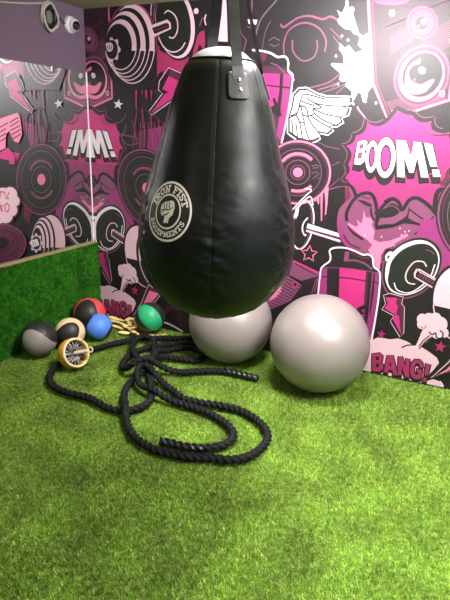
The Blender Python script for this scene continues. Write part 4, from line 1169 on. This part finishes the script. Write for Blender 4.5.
for it in range(60):
    tgt = zz.copy()
    np.maximum.at(tgt, ii, np.minimum(zz[jj] + need, .13))
    zz = tgt
    sm = zz.copy()
    for _ in range(3): sm[1:-1] = .25 * sm[:-2] + .5 * sm[1:-1] + .25 * sm[2:]
    zz = np.maximum(np.maximum(sm, zz - .004), RAD + .001)
for _ in range(10): zz[1:-1] = .25 * zz[:-2] + .5 * zz[1:-1] + .25 * zz[2:]
cl = np.c_[xy, zz]


def rope_mesh(bm, C, R, pitch, lobe, s0=0., nseg=30, caps=True):
    C = [Vector(c) for c in C]; N = len(C); rings = []; nrm = None; run = s0
    for i in range(N):
        t = (C[min(i + 1, N - 1)] - C[max(i - 1, 0)]).normalized()
        if nrm is None: nrm = t.orthogonal().normalized()
        nrm = (nrm - t * nrm.dot(t)).normalized(); b = t.cross(nrm)
        if i: run += (C[i] - C[i - 1]).length
        ph = 2 * math.pi * run / pitch
        row = []
        for k in range(nseg):
            a = 2 * math.pi * k / nseg
            f = ((a - ph + math.pi / 3) % (2 * math.pi / 3)) - math.pi / 3
            rr = R * max(.536 * math.cos(f) + math.sqrt(max(0, .464 ** 2 - (.536 * math.sin(f)) ** 2)), lobe)
            row.append(bm.verts.new(C[i] + (nrm * math.cos(a) + b * math.sin(a)) * rr))
        rings.append(row)
    for a, b in zip(rings, rings[1:]):
        for k in range(nseg): bm.faces.new((a[k], a[(k + 1) % nseg], b[(k + 1) % nseg], b[k]))
    if caps: bm.faces.new(rings[0][::-1]); bm.faces.new(rings[-1])


M_rope = mat('black_rope_fibre', '#0d1012', .75, spec=.25, bump=(420, .5, .002)); M_sleeve = mat('shiny_black_sleeve', '#15181c', .28)
rope = empty('battle_rope', (float(xy[NS // 2][0]), float(xy[NS // 2][1]), 0), 'long black twisted battle rope lying in loops across the turf', 'rope')
bm = bmesh.new(); rope_mesh(bm, cl, RAD * 1.0, .115, .56); linkw('rope_body', bm, M_rope, rope, True)
ns = int(.26 / step)
for C, sft in ((cl[:ns], 0), (cl[-ns:], al[-1] - .26)):
    C = C.copy()
    bm = bmesh.new(); rope_mesh(bm, C, RAD * 1.05, .115, .70, sft); tag(linkw('handle_sleeve', bm, M_sleeve, rope, True), 'glossy black shrink sleeve on a rope end')

# ------------------------------------------------------------------ lamps
def panel_light(x, y, z, sx, sy, strength, col, label):
    t = empty('ceiling_light', (x, y, ROOM_H), label, 'ceiling light')
    bm = bmesh.new(); box(bm, -sx / 2 - .02, sx / 2 + .02, -sy / 2 - .02, sy / 2 + .02, z - ROOM_H + .006, -.001, .003); link('housing', bm, M_white, t)
    bm = bmesh.new(); box(bm, -sx / 2, sx / 2, -sy / 2, sy / 2, z - ROOM_H, z - ROOM_H + .005); link('diffuser', bm, emit('lamp_' + label[:12], col, strength), t)
    return t


def tube_light(x, y, z, length, r, strength, col, label, rot=0):
    t = empty('ceiling_light', (x, y, ROOM_H), label, 'ceiling light')
    dz = z - ROOM_H; t.rotation_euler = (0, 0, rot)
    bm = bmesh.new(); box(bm, -length / 2 - .02, length / 2 + .02, -.035, .035, dz + r + .004, dz + r + .05, .006); link('housing', bm, M_white, t)
    for sx in (-.35, .35):
        bm = bmesh.new(); tube(bm, [(sx * length, 0, -.001), (sx * length, 0, dz + r + .045)], .006, 10); link('hanger', bm, M_white, t, True)
    bm = bmesh.new(); tube(bm, [(-length / 2, 0, dz), (length / 2, 0, dz)], r, 20); link('tube', bm, emit('lamp_tube', col, strength), t, True)
    return t


LX, LY, LZ = 2.08 * S, -1.2 * S, 2.17 * S
tube_light(LX, LY, LZ, .55, .04, 340, (1, .95, .97, 1), 'bright tube light hanging under the ceiling near the mural wall')
panel_light(3.45 * S, -1.75 * S, ROOM_H - .03, .6, .9, 46, (1, .97, .95, 1), 'square ceiling light by the right wall')
panel_light(3.4, -4.4, ROOM_H - .03, .6, .6, 8, (1, .93, .85, 1), 'square ceiling light behind the viewer on the right')  # warm fill lamp added out of view to lift the camera side
panel_light(1.3, -4.4, ROOM_H - .03, .6, .6, 7, (1, .93, .85, 1), 'square ceiling light behind the viewer on the left')  # second added fill lamp, brightens the bag's front and emblem

w = bpy.data.worlds.new('world'); bpy.context.scene.world = w; w.use_nodes = True
w.node_tree.nodes['Background'].inputs[0].default_value = (.5, .5, .52, 1); w.node_tree.nodes['Background'].inputs[1].default_value = .1
vs = bpy.context.scene.view_settings
vs.view_transform = 'Standard'; vs.look = 'None'; vs.exposure = 0.85; vs.gamma = 1; vs.use_curve_mapping = False
